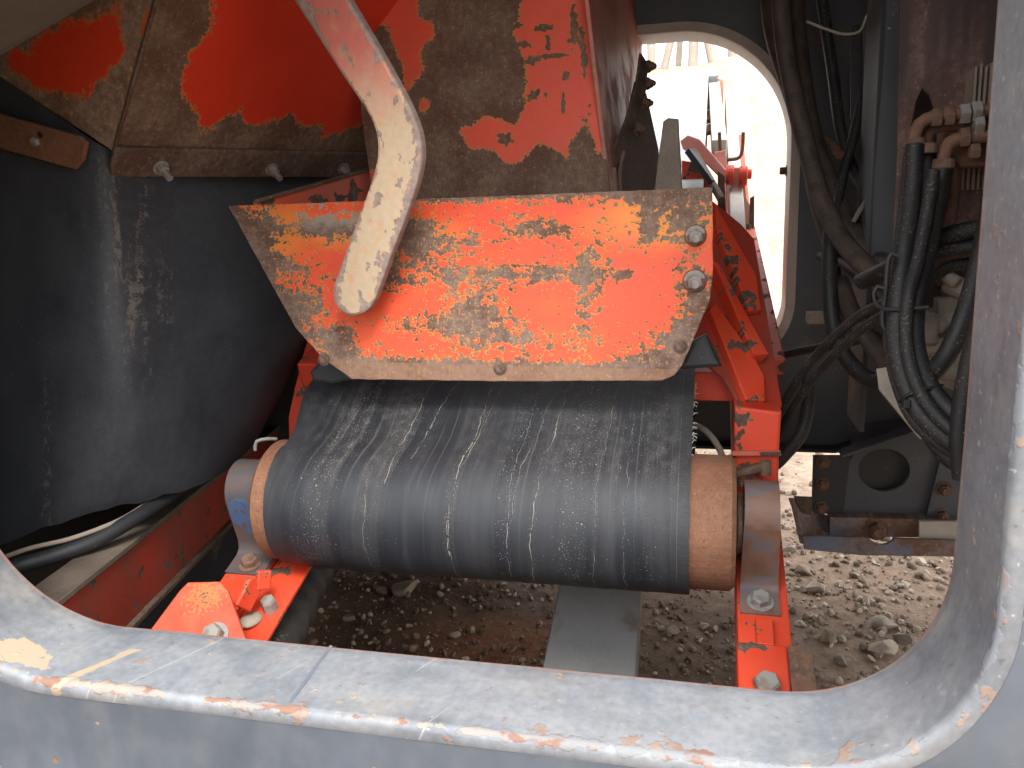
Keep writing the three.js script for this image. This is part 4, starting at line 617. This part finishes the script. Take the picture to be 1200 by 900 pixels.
// ================================================================ RIGHT SIDE: pedestal, plates, manifold
{
  const Zp = -2.62, t = thing('support_pedestal', 'dark bolted steel support with round hole hanging above the gravel', 'machine support', onZ(1020, 640, Zp));
  const P = zPlane(Zp);
  const hc = to2(P, onPlane(1036, 551, P)), hr = 0.076; const hole = []; for (let i = 0; i < 32; i++) { const a = -i / 32 * 2 * Math.PI; hole.push([hc[0] + hr * Math.cos(a), hc[1] + hr * 0.92 * Math.sin(a)]); }
  part('web_plate', slabGeo(P, pxPoly(P, [[984, 610], [992, 545], [1002, 530], [1062, 508], [1135, 490], [1135, 612]]), 0.012, 0.002, [hole]), M.greyPaint, t);
  part('backing_plate', slabGeo(zPlane(Zp - 0.03), pxPoly(zPlane(Zp - 0.03), [[990, 612], [1000, 500], [1130, 480], [1130, 612]]), 0.01, 0.002), M.greyDark, t);
  const PLs = zPlane(Zp + 0.012); const lp = plate('left_flange', PLs, [[953, 534], [997, 534], [988, 604], [951, 601]], 0.012, M.greyDark, t);
  for (const [x, y] of [[965, 541], [964, 567], [962, 595]]) bolt(lp, onPlane(x, y, PLs), V(0, 0, 1), M.castIron, 0.016, 0.016, true, 0.008);
  const PRt = zPlane(Zp + 0.02); const rp = plate('right_flange', PRt, [[1104, 530], [1135, 520], [1135, 612], [1084, 610]], 0.012, M.greyPaint, t);
  for (const [x, y] of [[1106, 573], [1104, 604]]) bolt(rp, onPlane(x, y, PRt), V(0, 0, 1), M.castIron, 0.017, 0.018, true, 0.01);
  part('sloped_flange', [barGeo(onZ(984, 532, Zp + 0.02), onZ(1062, 506, Zp + 0.02), 0.07, 0.01, 0.003, V(0, 1, 0)), barGeo(onZ(1062, 506, Zp + 0.02), onZ(1140, 478, Zp + 0.02), 0.07, 0.01, 0.003, V(0, 1, 0))].map((g) => g), M.greyPaint, t);
  // channel at the foot
  const pf = (x, y, dz) => onZ(x, y, Zp + dz);
  const ch = plate('cross_channel', zPlane(Zp + 0.05), [[972, 606], [1140, 610], [1140, 632], [972, 628]], 0.06, M.steelBlue, t, { bevel: 0.003 });
  bolt(ch, onZ(1027, 620, Zp + 0.052), V(0, 0, 1), M.castIron, 0.026, 0.03, true, 0.01);
  const Pa = zPlane(Zp + 0.11);
  const nc = to2(Pa, onPlane(1033, 628, Pa)); const front = pxPoly(Pa, [[940, 628], [1018, 630]]); for (let i = 0; i <= 12; i++) { const a = Math.PI + Math.PI * i / 12; front.push([nc[0] + 0.034 * Math.cos(a), nc[1] + 0.028 * Math.sin(a)]); } front.push(...pxPoly(Pa, [[1048, 631], [1140, 634], [1140, 653], [1010, 651], [942, 644]]));
  part('foot_plate', slabGeo(Pa, front, 0.012, 0.002), M.steelBlue, t);
  const wing = plane3(onZ(941, 642, Zp + 0.10), onZ(976, 606, Zp - 0.02), onZ(926, 584, Zp + 0.04)); 
  part('foot_wing', [barGeo(onZ(940, 636, Zp + 0.098), onZ(928, 584, Zp + 0.06), 0.014, 0.02, 0.003, V(0, 0, 1)), slabGeo(wing, pxPoly(wing, [[926, 583], [934, 583], [975, 607], [975, 628], [943, 634]]), 0.01, 0.002)], M.steelBlue, t);
  part('foot_bracket', slabGeo(zPlane(Zp + 0.045), pxPoly(zPlane(Zp + 0.045), [[930, 582], [952, 583], [951, 604], [940, 600]]), 0.01, 0.002), M.rust, t);
  part('gusset', slabGeo(zPlane(Zp + 0.075), pxPoly(zPlane(Zp + 0.075), [[1077, 611], [1135, 611], [1135, 633], [1077, 631]]), 0.012, 0.002), M.cream, t);
}
{
  const t = thing('bulkhead_post', 'dark upright steel channel between the arch and the hydraulic hoses', 'steel post', onZ(1030, 290, -2.2));
  const P = zPlane(-2.2); plate('web', P, [[1040, -70], [1072, -70], [1066, 60], [1052, 180], [1046, 340], [1018, 340], [1024, 200], [1036, 60]], 0.012, M.greyPaint, t);
  part('flange', slabGeo(xPlane(onZ(1040, 0, -2.2).x), [[2.2, 0.75], [2.4, 0.75], [2.4, 2.4], [2.2, 2.4]], 0.012, 0.002), M.greyDark, t);
  const u = thing('partition_plate', 'dark partition plate with grey lit corner behind the steel post', 'steel plate', onZ(1000, 60, -2.7));
  plate('panel', zPlane(-2.7), [[1003, 30], [1036, 25], [1036, 105], [1014, 140], [1003, 135]], 0.01, M.greyPaint, u);
  part('rim', barGeo(onZ(1003, 30, -2.69), onZ(1003, 140, -2.69), 0.012, 0.03, 0.003, V(1, 0, 0)), M.greyDark, u);
}
{
  const Zm = -1.86, P = zPlane(Zm), t = thing('manifold_plate', 'purple-brown rust-stained plate behind the hydraulic fittings with pointed cutout', 'steel plate', onZ(1120, 200, Zm));
  const cut = pxPoly(P, [[1066, 200], [1068, 150], [1074, 118], [1081, 103], [1090, 112], [1096, 130], [1099, 160], [1099, 200]]).reverse();
  const q = pxPoly(P, [[1056, -80], [1240, -80], [1240, 420], [1050, 330], [1046, 300], [1052, 180]]), b = bounds(q);
  const mat = bake(512, 640, b[2] - b[0], b[3] - b[1], (x, y) => { const k = fbm(x * 6, y * 3, 4), st = fbm(x * 14, y * 1.5 + 4, 3), r = rustAt(x, y); return [...mix3(mix3([0.045, 0.032, 0.029], [0.085, 0.062, 0.058], clamp(0.5 + k)), mul3([r[0], r[1] * 0.9, r[2]], 1.6), sstep(0.0, 0.6, st + 0.3 - Math.abs(x - 0.12) * 3)), 0.7]; });
  part('panel', slabGeo(P, q, 0.01, 0.002, [cut], b), mat, t);
}
{ // hydraulic manifold: rusty elbows on a block
  const t = thing('hydraulic_manifold', 'rusty hydraulic manifold with elbow fittings at the top of the hoses', 'hydraulic manifold', onZ(1130, 150, -1.7));
  const z = -1.66;
  part('block', slabGeo(zPlane(-1.70), pxPoly(zPlane(-1.70), [[1112, 150], [1180, 145], [1180, 193], [1126, 196], [1112, 180]]), 0.08, 0.006), M.castIron, t);
  const elbow = (pts, r, m = M.castIron) => part('elbow', tubeGeo(pts.map(([x, y, dz]) => onZ(x, y, z + (dz ?? 0))), r, 12), m, t);
  elbow([[1178, 126], [1140, 132], [1100, 136], [1080, 143], [1072, 158], [1072, 168]], 0.0115); elbow([[1178, 158], [1150, 160], [1126, 162], [1112, 168], [1107, 180], [1106, 190]], 0.0115);
  elbow([[1178, 140, -0.03], [1120, 146, -0.03], [1095, 150, -0.03], [1086, 160, -0.03], [1086, 172, -0.03]], 0.0105);
  for (const [x, y, r] of [[1150, 130, 0.019], [1136, 133, 0.019], [1118, 135, 0.018], [1103, 137, 0.017], [1152, 146, 0.020], [1136, 160, 0.018], [1148, 176, 0.014]]) { const p = onZ(x, y, z), e = onZ(x - 12, y + 1.5, z); part('hex_nut', cyl(p, e, r, 6, r, 0.002), r > 0.0185 ? M.zinc : M.castIron, t); }
  for (const [x, y] of [[1072, 162], [1086, 168], [1106, 186]]) { const p = onZ(x, y, z), e = onZ(x - 1, y + 12, z); part('ferrule', cyl(p, e, 0.018, 14, 0.020, 0.002), M.castIron, t); }
  const f = thing('cooler_fins', 'grey ribbed cooler block behind the rusty fittings', 'cooler', onZ(1155, 110, -1.8));
  const fg = []; for (let i = 0; i < 7; i++) fg.push(boxGeo(onZ(1141 + i * 6, 80, -1.8).x, onZ(1150, 128, -1.8).y, -1.85, onZ(1144.5 + i * 6, 80, -1.8).x, onZ(1150, 78 - (i % 2) * 3, -1.8).y, -1.79, 0.002)); part('fin_block', fg, M.dusty, f);
  const fg2 = []; for (let i = 0; i < 7; i++) fg2.push(boxGeo(onZ(1126 + i * 6, 200, -1.8).x, onZ(1140, 222, -1.8).y, -1.85, onZ(1130 + i * 6, 200, -1.8).x, onZ(1140, 197, -1.8).y, -1.79, 0.002)); part('lower_fin_block', fg2, M.dusty, f);
  part('standpipe', tubeGeo([onZ(1120, 195, -1.74), onZ(1116, 240, -1.74), onZ(1108, 290, -1.74)], 0.011, 10), M.castIron, f);
}
// hoses, each its own thing
const hose = (label, pts, r, mat = M.hose, cat = 'hose', name = 'hydraulic_hose') => solo(name, tubeGeo(pts.map(([x, y, z]) => onZ(x, y, z)), r, 12), mat, label, cat);
hose('black hose in the tied bundle, leftmost, from the rusty elbows', [[1072, 170, -1.65], [1068, 230, -1.63], [1058, 300, -1.58], [1052, 350, -1.55], [1050, 400, -1.53], [1060, 448, -1.50], [1080, 486, -1.47], [1118, 520, -1.44], [1160, 540, -1.42]], 0.0165);
hose('black hose in the tied bundle, second from its left edge', [[1087, 174, -1.68], [1080, 240, -1.66], [1069, 310, -1.61], [1062, 352, -1.575], [1060, 400, -1.555], [1070, 442, -1.525], [1090, 478, -1.49], [1126, 508, -1.46], [1160, 528, -1.44]], 0.0165);
hose('black hose in the tied bundle, under the lower elbow', [[1106, 192, -1.66], [1096, 250, -1.645], [1083, 310, -1.60], [1074, 352, -1.56], [1072, 398, -1.54], [1080, 434, -1.51], [1098, 466, -1.475], [1130, 494, -1.44], [1160, 512, -1.42]], 0.0165);
hose('dusty black hose at the back of the tied bundle', [[1098, 200, -1.70], [1090, 260, -1.68], [1078, 320, -1.635], [1069, 355, -1.6], [1066, 400, -1.58], [1076, 446, -1.55], [1096, 486, -1.52], [1130, 520, -1.49], [1160, 540, -1.47]], 0.0165);
hose('thin dusty hose lying on the front of the tied bundle', [[1094, 200, -1.62], [1086, 250, -1.605], [1074, 310, -1.565], [1064, 350, -1.53], [1062, 398, -1.51], [1070, 440, -1.48], [1090, 478, -1.45], [1126, 512, -1.42], [1160, 530, -1.4]], 0.0115);
hose('thin black hose along the left side of the tied bundle', [[1066, 180, -1.66], [1060, 240, -1.64], [1050, 310, -1.60], [1044, 352, -1.575], [1042, 400, -1.55], [1052, 452, -1.52], [1072, 494, -1.49], [1112, 528, -1.46], [1150, 545, -1.44]], 0.0105);
hose('black hose swinging low from the bundle to the right lip', [[1076, 330, -1.66], [1062, 420, -1.62], [1074, 480, -1.58], [1102, 528, -1.54], [1140, 560, -1.5]], 0.014);
hose('thin hose crossing the dark gap behind the bent clip', [[960, 300, -2.35], [990, 310, -2.25], [1020, 330, -2.1], [1046, 366, -1.95], [1060, 410, -1.85]], 0.011, M.hoseBrown);
hose('slack black hose deep in the dark below the roof', [[960, -20, -2.6], [975, 80, -2.6], [985, 150, -2.55], [1000, 200, -2.5], [1030, 240, -2.4], [1050, 250, -2.3]], 0.016);
hose('black hose hanging close beside the dark steel post', [[1012, 110, -2.5], [1000, 160, -2.45], [985, 220, -2.4], [978, 290, -2.35], [985, 350, -2.3], [1004, 390, -2.25]], 0.013);
hose('black hose in front of the beige valves, curving to lower left', [[1165, 230, -1.5], [1150, 300, -1.5], [1130, 370, -1.5], [1108, 418, -1.5], [1082, 448, -1.53]], 0.0165);
hose('black hose hanging straight down close behind the right lip', [[1160, 330, -1.42], [1143, 400, -1.42], [1130, 460, -1.42], [1124, 520, -1.42], [1128, 560, -1.42]], 0.016);
hose('thick brown dusty hose curving from the roof down to the bundle', [[912, -60, -2.3], [918, 40, -2.3], [930, 110, -2.28], [945, 170, -2.25], [958, 220, -2.2], [980, 270, -2.12], [1010, 308, -2.02], [1050, 336, -1.9], [1090, 348, -1.8]], 0.0235, M.hoseBrown);
hose('dark brown hose behind, beside the thick dusty hose', [[930, -60, -2.5], [938, 60, -2.5], [955, 160, -2.48], [985, 240, -2.4], [1020, 295, -2.25], [1060, 320, -2.1], [1100, 330, -2.0]], 0.022, M.hoseBrown);
hose('thick dark hose close to the arch rim', [[900, -60, -2.6], [905, 30, -2.6], [925, 100, -2.6], [945, 160, -2.6], [960, 240, -2.6], [990, 320, -2.5], [1030, 360, -2.3]], 0.026, M.hoseBrown);
hose('black hose looping under the clip towards the beige bracket', [[975, 250, -2.2], [972, 330, -2.15], [980, 395, -2.1], [1000, 430, -2.05], [1026, 448, -2.0], [1040, 440, -1.95]], 0.019);
hose('short thick brown hose stub ending at beige bracket', [[985, 330, -2.2], [1000, 370, -2.1], [1020, 400, -2.0], [1040, 425, -1.92]], 0.021, M.hoseBrown);
hose('thin black hose slanting from clip to red frame, upper', [[1055, 350, -1.62], [1020, 362, -1.7], [985, 388, -1.8], [950, 424, -1.9], [922, 466, -2.0], [908, 500, -2.05]], 0.0095);
hose('thin black hose slanting from clip to red frame, lower', [[1058, 362, -1.64], [1024, 376, -1.72], [990, 404, -1.82], [956, 440, -1.93], [926, 484, -2.03], [908, 520, -2.1]], 0.0095);
hose('thin black hose lying level behind the two slanting ones', [[1040, 390, -2.0], [990, 402, -2.2], [945, 410, -2.35], [900, 420, -2.5]], 0.012);
hose('black hose drooping beside the red post', [[948, 440, -2.1], [946, 480, -2.08], [938, 510, -2.06], [922, 530, -2.05], [905, 545, -2.05], [895, 520, -2.1]], 0.016);
hose('dark hose crossing level behind the bundle, topmost', [[1180, 262, -1.72], [1130, 272, -1.72], [1090, 284, -1.74], [1050, 310, -1.78], [1010, 330, -1.9]], 0.018);
hose('dark hose crossing level behind the bundle, middle', [[1180, 284, -1.7], [1130, 291, -1.71], [1092, 298, -1.73], [1050, 322, -1.8]], 0.012);
hose('thin dark hose arching behind the bundle above the valves', [[1180, 310, -1.74], [1140, 308, -1.74], [1105, 316, -1.74], [1080, 345, -1.74], [1066, 390, -1.74]], 0.011);
hose('thin pale wire sagging from the dark roof', [[945, 25, -2.4], [968, 34, -2.4], [990, 40, -2.4], [1008, 36, -2.4], [1016, 18, -2.4], [1030, 26, -2.3], [1042, 34, -2.2]], 0.0035, M.cream, 'wire', 'signal_wire');
hose('thin grey hose looping in the dark behind the post', [[1000, 260, -2.3], [1012, 240, -2.3], [1026, 228, -2.25], [1036, 222, -2.22]], 0.006, M.dusty, 'hose', 'breather_hose');
hose('thin grey braided hose looping between belt and red post', [[806, 500, -1.95], [818, 500, -1.9], [832, 510, -1.86], [844, 528, -1.84], [850, 550, -1.84]], 0.0075, M.dusty, 'hose', 'grease_hose');
hose('rusty brown pipe stub in the dark beside the arch', [[968, 165, -2.5], [976, 170, -2.45], [984, 182, -2.4]], 0.012, M.castIron, 'pipe', 'pipe_stub');
{
  const t = thing('hose_clip', 'bent grey steel rod clip holding the hose bundle', 'hose clip', onZ(1045, 340, -1.56));
  part('hook', tubeGeo([[1052, 300], [1044, 297], [1041, 305], [1038, 340], [1034, 378], [1038, 388], [1046, 386]].map(([x, y]) => onZ(x, y, -1.545)), 0.0042, 10), M.greyDark, t);
  part('ring', tubeGeo([[1036, 338], [1027, 336], [1024, 348], [1030, 360], [1046, 363], [1066, 362], [1088, 360]].map(([x, y], i) => onZ(x, y, -1.525 - (i > 4 ? 0.0 : 0))), 0.0036, 10), M.greyDark, t);
  const u = thing('cable_tie', 'thin black cable tie round the lower bend of the hose bundle', 'cable tie', onZ(1075, 470, -1.49));
  part('band', tubeGeo([[1054, 470, -1.49], [1062, 464, -1.472], [1078, 458, -1.465], [1096, 454, -1.475], [1104, 452, -1.5]].map(([x, y, z]) => onZ(x, y, z)), 0.0036, 8), M.rubber, u); part('tie_head', boxGeo(...(() => { const p = onZ(1062, 472, -1.468); return [p.x - 0.005, p.y - 0.009, p.z - 0.006, p.x + 0.006, p.y + 0.006, p.z + 0.006]; })(), 0.002), M.rubber, u);
}
{ // beige valves and bracket
  const t = thing('valve_bank', 'dusty beige hydraulic valves clustered behind the black hoses', 'valve bank', onZ(1110, 400, -1.75));
  for (const [x0, y0, x1, y1, z, r] of [[1080, 370, 1108, 386, -1.76, 0.018], [1085, 408, 1120, 404, -1.74, 0.020], [1092, 372, 1090, 404, -1.73, 0.014], [1104, 434, 1130, 440, -1.72, 0.02], [1110, 380, 1140, 366, -1.76, 0.022], [1086, 388, 1080, 420, -1.76, 0.013], [1108, 330, 1140, 344, -1.78, 0.022], [1120, 408, 1126, 436, -1.74, 0.014], [1102, 318, 1122, 332, -1.76, 0.014]]) part('valve', cyl(onZ(x0, y0, z), onZ(x1, y1, z + 0.02), r, 14, r * 0.9, 0.003), M.beige, t);
  part('block', [slabGeo(zPlane(-1.78), pxPoly(zPlane(-1.78), [[1098, 350], [1150, 340], [1150, 470], [1096, 450]]), 0.08, 0.005)], M.beige, t);
  const u = thing('beige_bracket', 'beige angled steel bracket under the hose bend', 'bracket', onZ(1070, 470, -1.72));
  const P = plane3(onZ(1030, 450, -1.72), onZ(1110, 520, -1.66), onZ(1090, 400, -1.74)); 
  plate('face', P, [[1027, 432], [1050, 428], [1066, 448], [1112, 498], [1112, 514], [1078, 514], [1030, 456]], 0.012, M.beige, u);
  plate('foot', zPlane(-1.60), [[1108, 535], [1122, 530], [1140, 545], [1140, 560], [1112, 552]], 0.01, M.beige, u);
  part('stub_bracket', boxGeo(onZ(946, 366, -2.6).x, onZ(946, 379, -2.6).y, -2.64, onZ(982, 366, -2.6).x, onZ(946, 366, -2.6).y, -2.58, 0.003), M.dusty, u);
}

// ================================================================ OUTSIDE: folded outer section of the conveyor, guards, bank, trees
{
  const t = thing('outer_frame_link', 'red hinged link with pin outside the arch, paled pink for daylight', 'hinge link', onZ(868, 215, -3.2));
  const z = -3.25; const P = zPlane(z);
  plate('upper_link', P, [[797, 165], [806, 158], [820, 163], [850, 198], [868, 196], [876, 204], [872, 214], [850, 214], [826, 190], [800, 174]], 0.05, M.daylitRed, t, { bevel: 0.004 });
  plate('lower_link', zPlane(z + 0.03), [[858, 196], [872, 196], [875, 232], [884, 250], [884, 275], [855, 276], [856, 240]], 0.04, M.daylitRed, t, { bevel: 0.004 });
  part('pin', [cyl(onZ(851, 205, z + 0.05), onZ(860, 205, z + 0.05), 0.036, 22, 0.036, 0.004), cyl(onZ(866, 206, z + 0.05), onZ(876, 206, z + 0.05), 0.036, 22, 0.036, 0.004), cyl(onZ(873, 204, z + 0.05), onZ(881, 204, z + 0.05), 0.018, 12, 0.018, 0.003)], M.red, t);
  part('guard_rod', tubeGeo([[843, 155], [844, 176], [846, 186], [856, 187], [867, 184], [870, 174], [871, 155]].map(([x, y]) => onZ(x, y, z - 0.1)), 0.007, 8), M.rust, t);
  part('side_plate', [slabGeo(zPlane(z + 0.08), pxPoly(zPlane(z + 0.08), [[841, 200], [849, 206], [851, 250], [856, 276], [845, 276], [841, 240]]), 0.012, 0.002), slabGeo(zPlane(z + 0.08), pxPoly(zPlane(z + 0.08), [[879, 232], [884, 229], [884, 272], [877, 275]]), 0.012, 0.002)], M.rust, t);
  part('rubber_edge', barGeo(onZ(812, 176, z), onZ(846, 235, z + 0.3), 0.02, 0.025, 0.004), M.rust, t);
  plate('red_block', zPlane(z + 0.15), [[799, 188], [812, 190], [836, 214], [832, 220], [799, 220]], 0.06, M.red, t);
  part('cross_bar', [barGeo(onZ(806, 176, z + 0.2), onZ(834, 214, z + 0.25), 0.022, 0.022, 0.004)], M.rubber, t);
  part('hex_bolt', cyl(onZ(808, 194, z + 0.2), onZ(820, 198, z + 0.2), 0.022, 6, 0.022, 0.002), M.rust, t);
  part('lock_plate', slabGeo(zPlane(z - 0.05), pxPoly(zPlane(z - 0.05), [[838, 178], [850, 176], [853, 200], [842, 202]]), 0.03, 0.003), M.daylitRed, t);
  part('clevis', [slabGeo(zPlane(z + 0.1), pxPoly(zPlane(z + 0.1), [[861, 262], [879, 262], [882, 280], [859, 280]]), 0.06, 0.004)], M.rust, t);
  part('lower_link_pin', cyl(onZ(862, 262, z + 0.11), onZ(862, 262, z + 0.16), 0.016, 14, 0.016, 0.002), M.rubber, t);
  part('arm', barGeo(onZ(876, 272, z + 0.05), onZ(908, 430, -2.2), 0.05, 0.05, 0.006), M.redDusty, t);
  const b = thing('outer_belt_frame', 'outer frame rails, paled cream for daylight, with red tip, beside the bright belt outside', 'conveyor frame', onZ(820, 160, -4));
  part('rail', [barGeo(onZ(808, 140, -4.2), onZ(834, 132, -4.6), 0.05, 0.04, 0.005), barGeo(onZ(810, 152, -4.0), onZ(836, 148, -4.2), 0.05, 0.03, 0.005), barGeo(onZ(836, 100, -5), onZ(843, 175, -3.6), 0.06, 0.08, 0.006)], M.cream, b);  // cream stands for overexposed daylight on these rails
  part('clamp', [barGeo(onZ(810, 146, -4.0), onZ(834, 141, -4.2), 0.02, 0.02, 0.003), barGeo(onZ(819, 158, -3.9), onZ(834, 155, -4), 0.02, 0.02, 0.003)], M.rust, b);
  plate('red_tip', zPlane(-5), [[836, 100], [841, 87], [844, 95], [845, 103]], 0.02, M.red, b);
}
{ // light far trees along the top of the bank
  const r = rng(21); const bark = tileMat(0.5, 256, (x, y) => { const k = fbm(x * 16, y * 4, 4, 0); return [...mul3([0.30, 0.255, 0.21], 1 + 0.3 * k), 0.9]; });
  const names = ['slim bare tree', 'forked bare tree', 'leaning bare tree'];
  const where = ['furthest left of the row seen through the arch', 'second along the row seen through the arch', 'third along the row seen through the arch', 'fourth along the row seen through the arch', 'fifth along the row seen through the arch', 'sixth along the row seen through the arch', 'furthest right of the row seen through the arch'];
  [744, 764, 778, 795, 812, 836, 858].forEach((x, i) => {
    const p = onZ(x, 52, -27 - r() * 3); p.y = groundY(p.x, p.z) - 0.05; const kind = i % 3;
    const t = thing('bare_tree', `${names[kind]} on the bank, ${where[i]}`, 'tree', p, 'bare trees along the bank top');
    const H = 6 + r() * 3, rad = 0.09 + r() * 0.07, lean = (kind === 2 ? 0.25 : 0.05) * (r() < 0.5 ? -1 : 1); const tops = []; for (let k = 0; k <= 6; k++) tops.push(V(p.x + lean * H * k / 6 + 0.1 * gn(k * 1.3 + i, 2), p.y + H * k / 6, p.z));
    const tg = []; for (let k = 0; k < 6; k++) tg.push(cyl(tops[k], tops[k + 1], rad * (1 - k / 7.5), 8, rad * (1 - (k + 1) / 7.5)));
    part('trunk', tg, bark, t);
    const bg = []; const branch = (a, dir, L, rr, dep) => { const e = a.clone().addScaledVector(dir, L); bg.push(cyl(a, e, rr, 5, rr * 0.55)); if (dep) for (let k = 0; k < 3; k++) { const s = a.clone().lerp(e, 0.45 + 0.27 * k), d = dir.clone().add(V((r() - .5) * 1.4, r() * 0.6, (r() - .5) * 1.4)).normalize(); branch(s, d, L * 0.6, rr * 0.5, dep - 1); } };
    for (let k = 0; k < 9; k++) { const s = tops[0].clone().lerp(tops[6], 0.28 + 0.08 * k), a = r() * 6.28; branch(s, V(Math.cos(a), 0.5 + r() * 0.6, Math.sin(a)).normalize(), 1.6 - 0.12 * k, rad * 0.3, 2); }
    part('crown', bg, bark, t);
  });
}

// ================================================================ STONES AND GRAVEL
{
  const r = rng(99);
  const stoneGeo = (seed, sx, sy, sz) => { let g = new THREE.IcosahedronGeometry(1, 3); const p = g.attributes.position; const planes = []; const q = rng(seed); for (let i = 0; i < 9; i++) { const n = V(q() - 0.5, q() - 0.5, q() - 0.5).normalize(); planes.push([n, 0.42 + 0.34 * q()]); }
    for (let i = 0; i < p.count; i++) { const v = V(p.getX(i), p.getY(i), p.getZ(i)); for (const [n, d] of planes) { const e = v.dot(n) - d; if (e > 0) v.addScaledVector(n, -e * 0.93); } v.multiplyScalar(1 + 0.05 * gn(v.x * 4 + seed, v.y * 4 + v.z * 3)); p.setXYZ(i, v.x * sx, v.y * sy, v.z * sz); }
    g.computeVertexNormals(); const uv = g.attributes.uv; for (let i = 0; i < uv.count; i++) uv.setXY(i, p.getX(i) + p.getZ(i) * 0.7, p.getY(i) + p.getZ(i) * 0.3); return g; };
  const sm = (a, b) => tileMat(0.25, 256, (x, y) => { const k = fbm(x * 16, y * 16, 5, 4), s = gn(x * 160, y * 160, 40); return [...mul3(mix3(a, b, clamp(0.5 + 0.8 * k)), 1 + 0.2 * s), 0.9]; }, { bump: 0.003 });
  const S1 = sm([0.26, 0.195, 0.13], [0.13, 0.088, 0.056]), S2 = sm([0.36, 0.30, 0.235], [0.20, 0.15, 0.105]), S3 = sm([0.22, 0.175, 0.14], [0.12, 0.085, 0.062]);
  const st = (label, x, y, w, flat, m, seed) => { const g0 = onY(x, y, 0), d = g0.distanceTo(CAM), s = w / 2 / FOC * d * 1.08; const g = stoneGeo(seed, s, s * flat, s * 0.8); g.rotateY(seed); const gy = groundY(g0.x, g0.z); g.translate(g0.x, gy + s * flat * 0.35, g0.z); solo('stone', g, m, label, 'stone', 'stones lying on the ground'); };
  st('flat brown stone on the dark ground close under the belt', 474, 690, 44, 0.35, S1, 1);
  st('small tan stone left of the flat brown stone', 448, 694, 18, 0.5, S1, 2);
  st('round brown stone on dark earth near the black ribbed hose', 408, 726, 16, 0.8, S1, 3);
  st('square pale stone just right of the rusty bearing strap', 955, 690, 28, 0.65, S2, 4);
  st('brown stone behind the square pale stone', 942, 670, 24, 0.6, S1, 5);
  st('pinkish stone below the centre of the lit ground patch', 1037, 735, 26, 0.6, S2, 6);
  st('large pale stone at the lower right corner of the opening', 1032, 764, 34, 0.55, S2, 7);
  st('grey stone between the rusty wear plate and the large pale stone', 985, 776, 18, 0.6, S3, 8);
  st('tan rounded stone left of the large pale stone', 972, 752, 26, 0.6, S1, 9);
  st('small pale triangular stone under the belt right of the pipe', 827, 735, 14, 0.7, S2, 10);
  st('tan stone near the right side of the pipe', 790, 742, 22, 0.5, S1, 11);
  st('dark brown stone next to the curved lip at lower right', 1058, 752, 22, 0.7, S3, 12);
  st('small pale stone on the dark earth left of the pipe', 533, 744, 13, 0.7, S2, 13);
  st('whitish stone behind the foot of the red arm', 924, 645, 18, 0.7, S2, 14);
  solo('red_paint_chip', stoneGeo(77, 0.022, 0.008, 0.012).translate(...(() => { const p = onY(378, 702, 0); return [p.x, groundY(p.x, p.z) + 0.008, p.z]; })()), M.red, 'small red flake of paint on the dark ground', 'paint flake');
  const N = 26000, gg = stoneGeo(41, 1, 0.7, 0.9), gi = new THREE.InstancedMesh(new THREE.IcosahedronGeometry(1, 1), tileMat(0.25, 128, (x, y) => { const k = fbm(x * 16, y * 16, 3, 4); return [...mul3([0.9, 0.9, 0.9], 1 + 0.1 * k), 0.92]; }), N);
  { const src = gg; gi.geometry = new THREE.IcosahedronGeometry(1, 1); const p = gi.geometry.attributes.position; const q = rng(4); const pl = []; for (let i = 0; i < 7; i++) pl.push([V(q() - .5, q() - .5, q() - .5).normalize(), 0.62 + 0.2 * q()]); for (let i = 0; i < p.count; i++) { const v = V(p.getX(i), p.getY(i), p.getZ(i)); for (const [n, d] of pl) { const e = v.dot(n) - d; if (e > 0) v.addScaledVector(n, -e); } p.setXYZ(i, v.x, v.y * 0.75, v.z * 0.9); } gi.geometry.computeVertexNormals(); }
  const m4 = new THREE.Matrix4(), qt = new THREE.Quaternion(), col = new THREE.Color();
  for (let i = 0; i < N; i++) {
    const far = i > 21000, x = far ? -1 + r() * 4 : -1.7 + r() * 3.0, z = far ? -3 - r() * 6 : -1.1 - r() * 2.6; const c = fbm(x * 3 + 7, z * 3, 3); if (c < -0.15 && r() < 0.6) { i--; continue; }
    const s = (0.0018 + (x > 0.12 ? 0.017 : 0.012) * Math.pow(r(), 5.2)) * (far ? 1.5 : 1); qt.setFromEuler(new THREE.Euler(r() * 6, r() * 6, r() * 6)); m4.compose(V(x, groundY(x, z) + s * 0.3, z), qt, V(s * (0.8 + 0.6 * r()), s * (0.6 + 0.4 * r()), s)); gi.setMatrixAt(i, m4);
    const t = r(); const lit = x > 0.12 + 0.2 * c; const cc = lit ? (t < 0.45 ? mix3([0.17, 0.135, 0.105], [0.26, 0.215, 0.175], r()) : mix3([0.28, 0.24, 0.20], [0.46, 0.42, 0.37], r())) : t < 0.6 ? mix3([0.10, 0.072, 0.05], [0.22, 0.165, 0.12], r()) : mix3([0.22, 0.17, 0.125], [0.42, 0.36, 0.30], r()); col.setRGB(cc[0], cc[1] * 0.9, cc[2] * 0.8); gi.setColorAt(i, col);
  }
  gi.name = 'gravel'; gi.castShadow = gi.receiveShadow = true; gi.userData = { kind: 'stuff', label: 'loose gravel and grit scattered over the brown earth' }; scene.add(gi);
}

renderer.render(scene, camera);
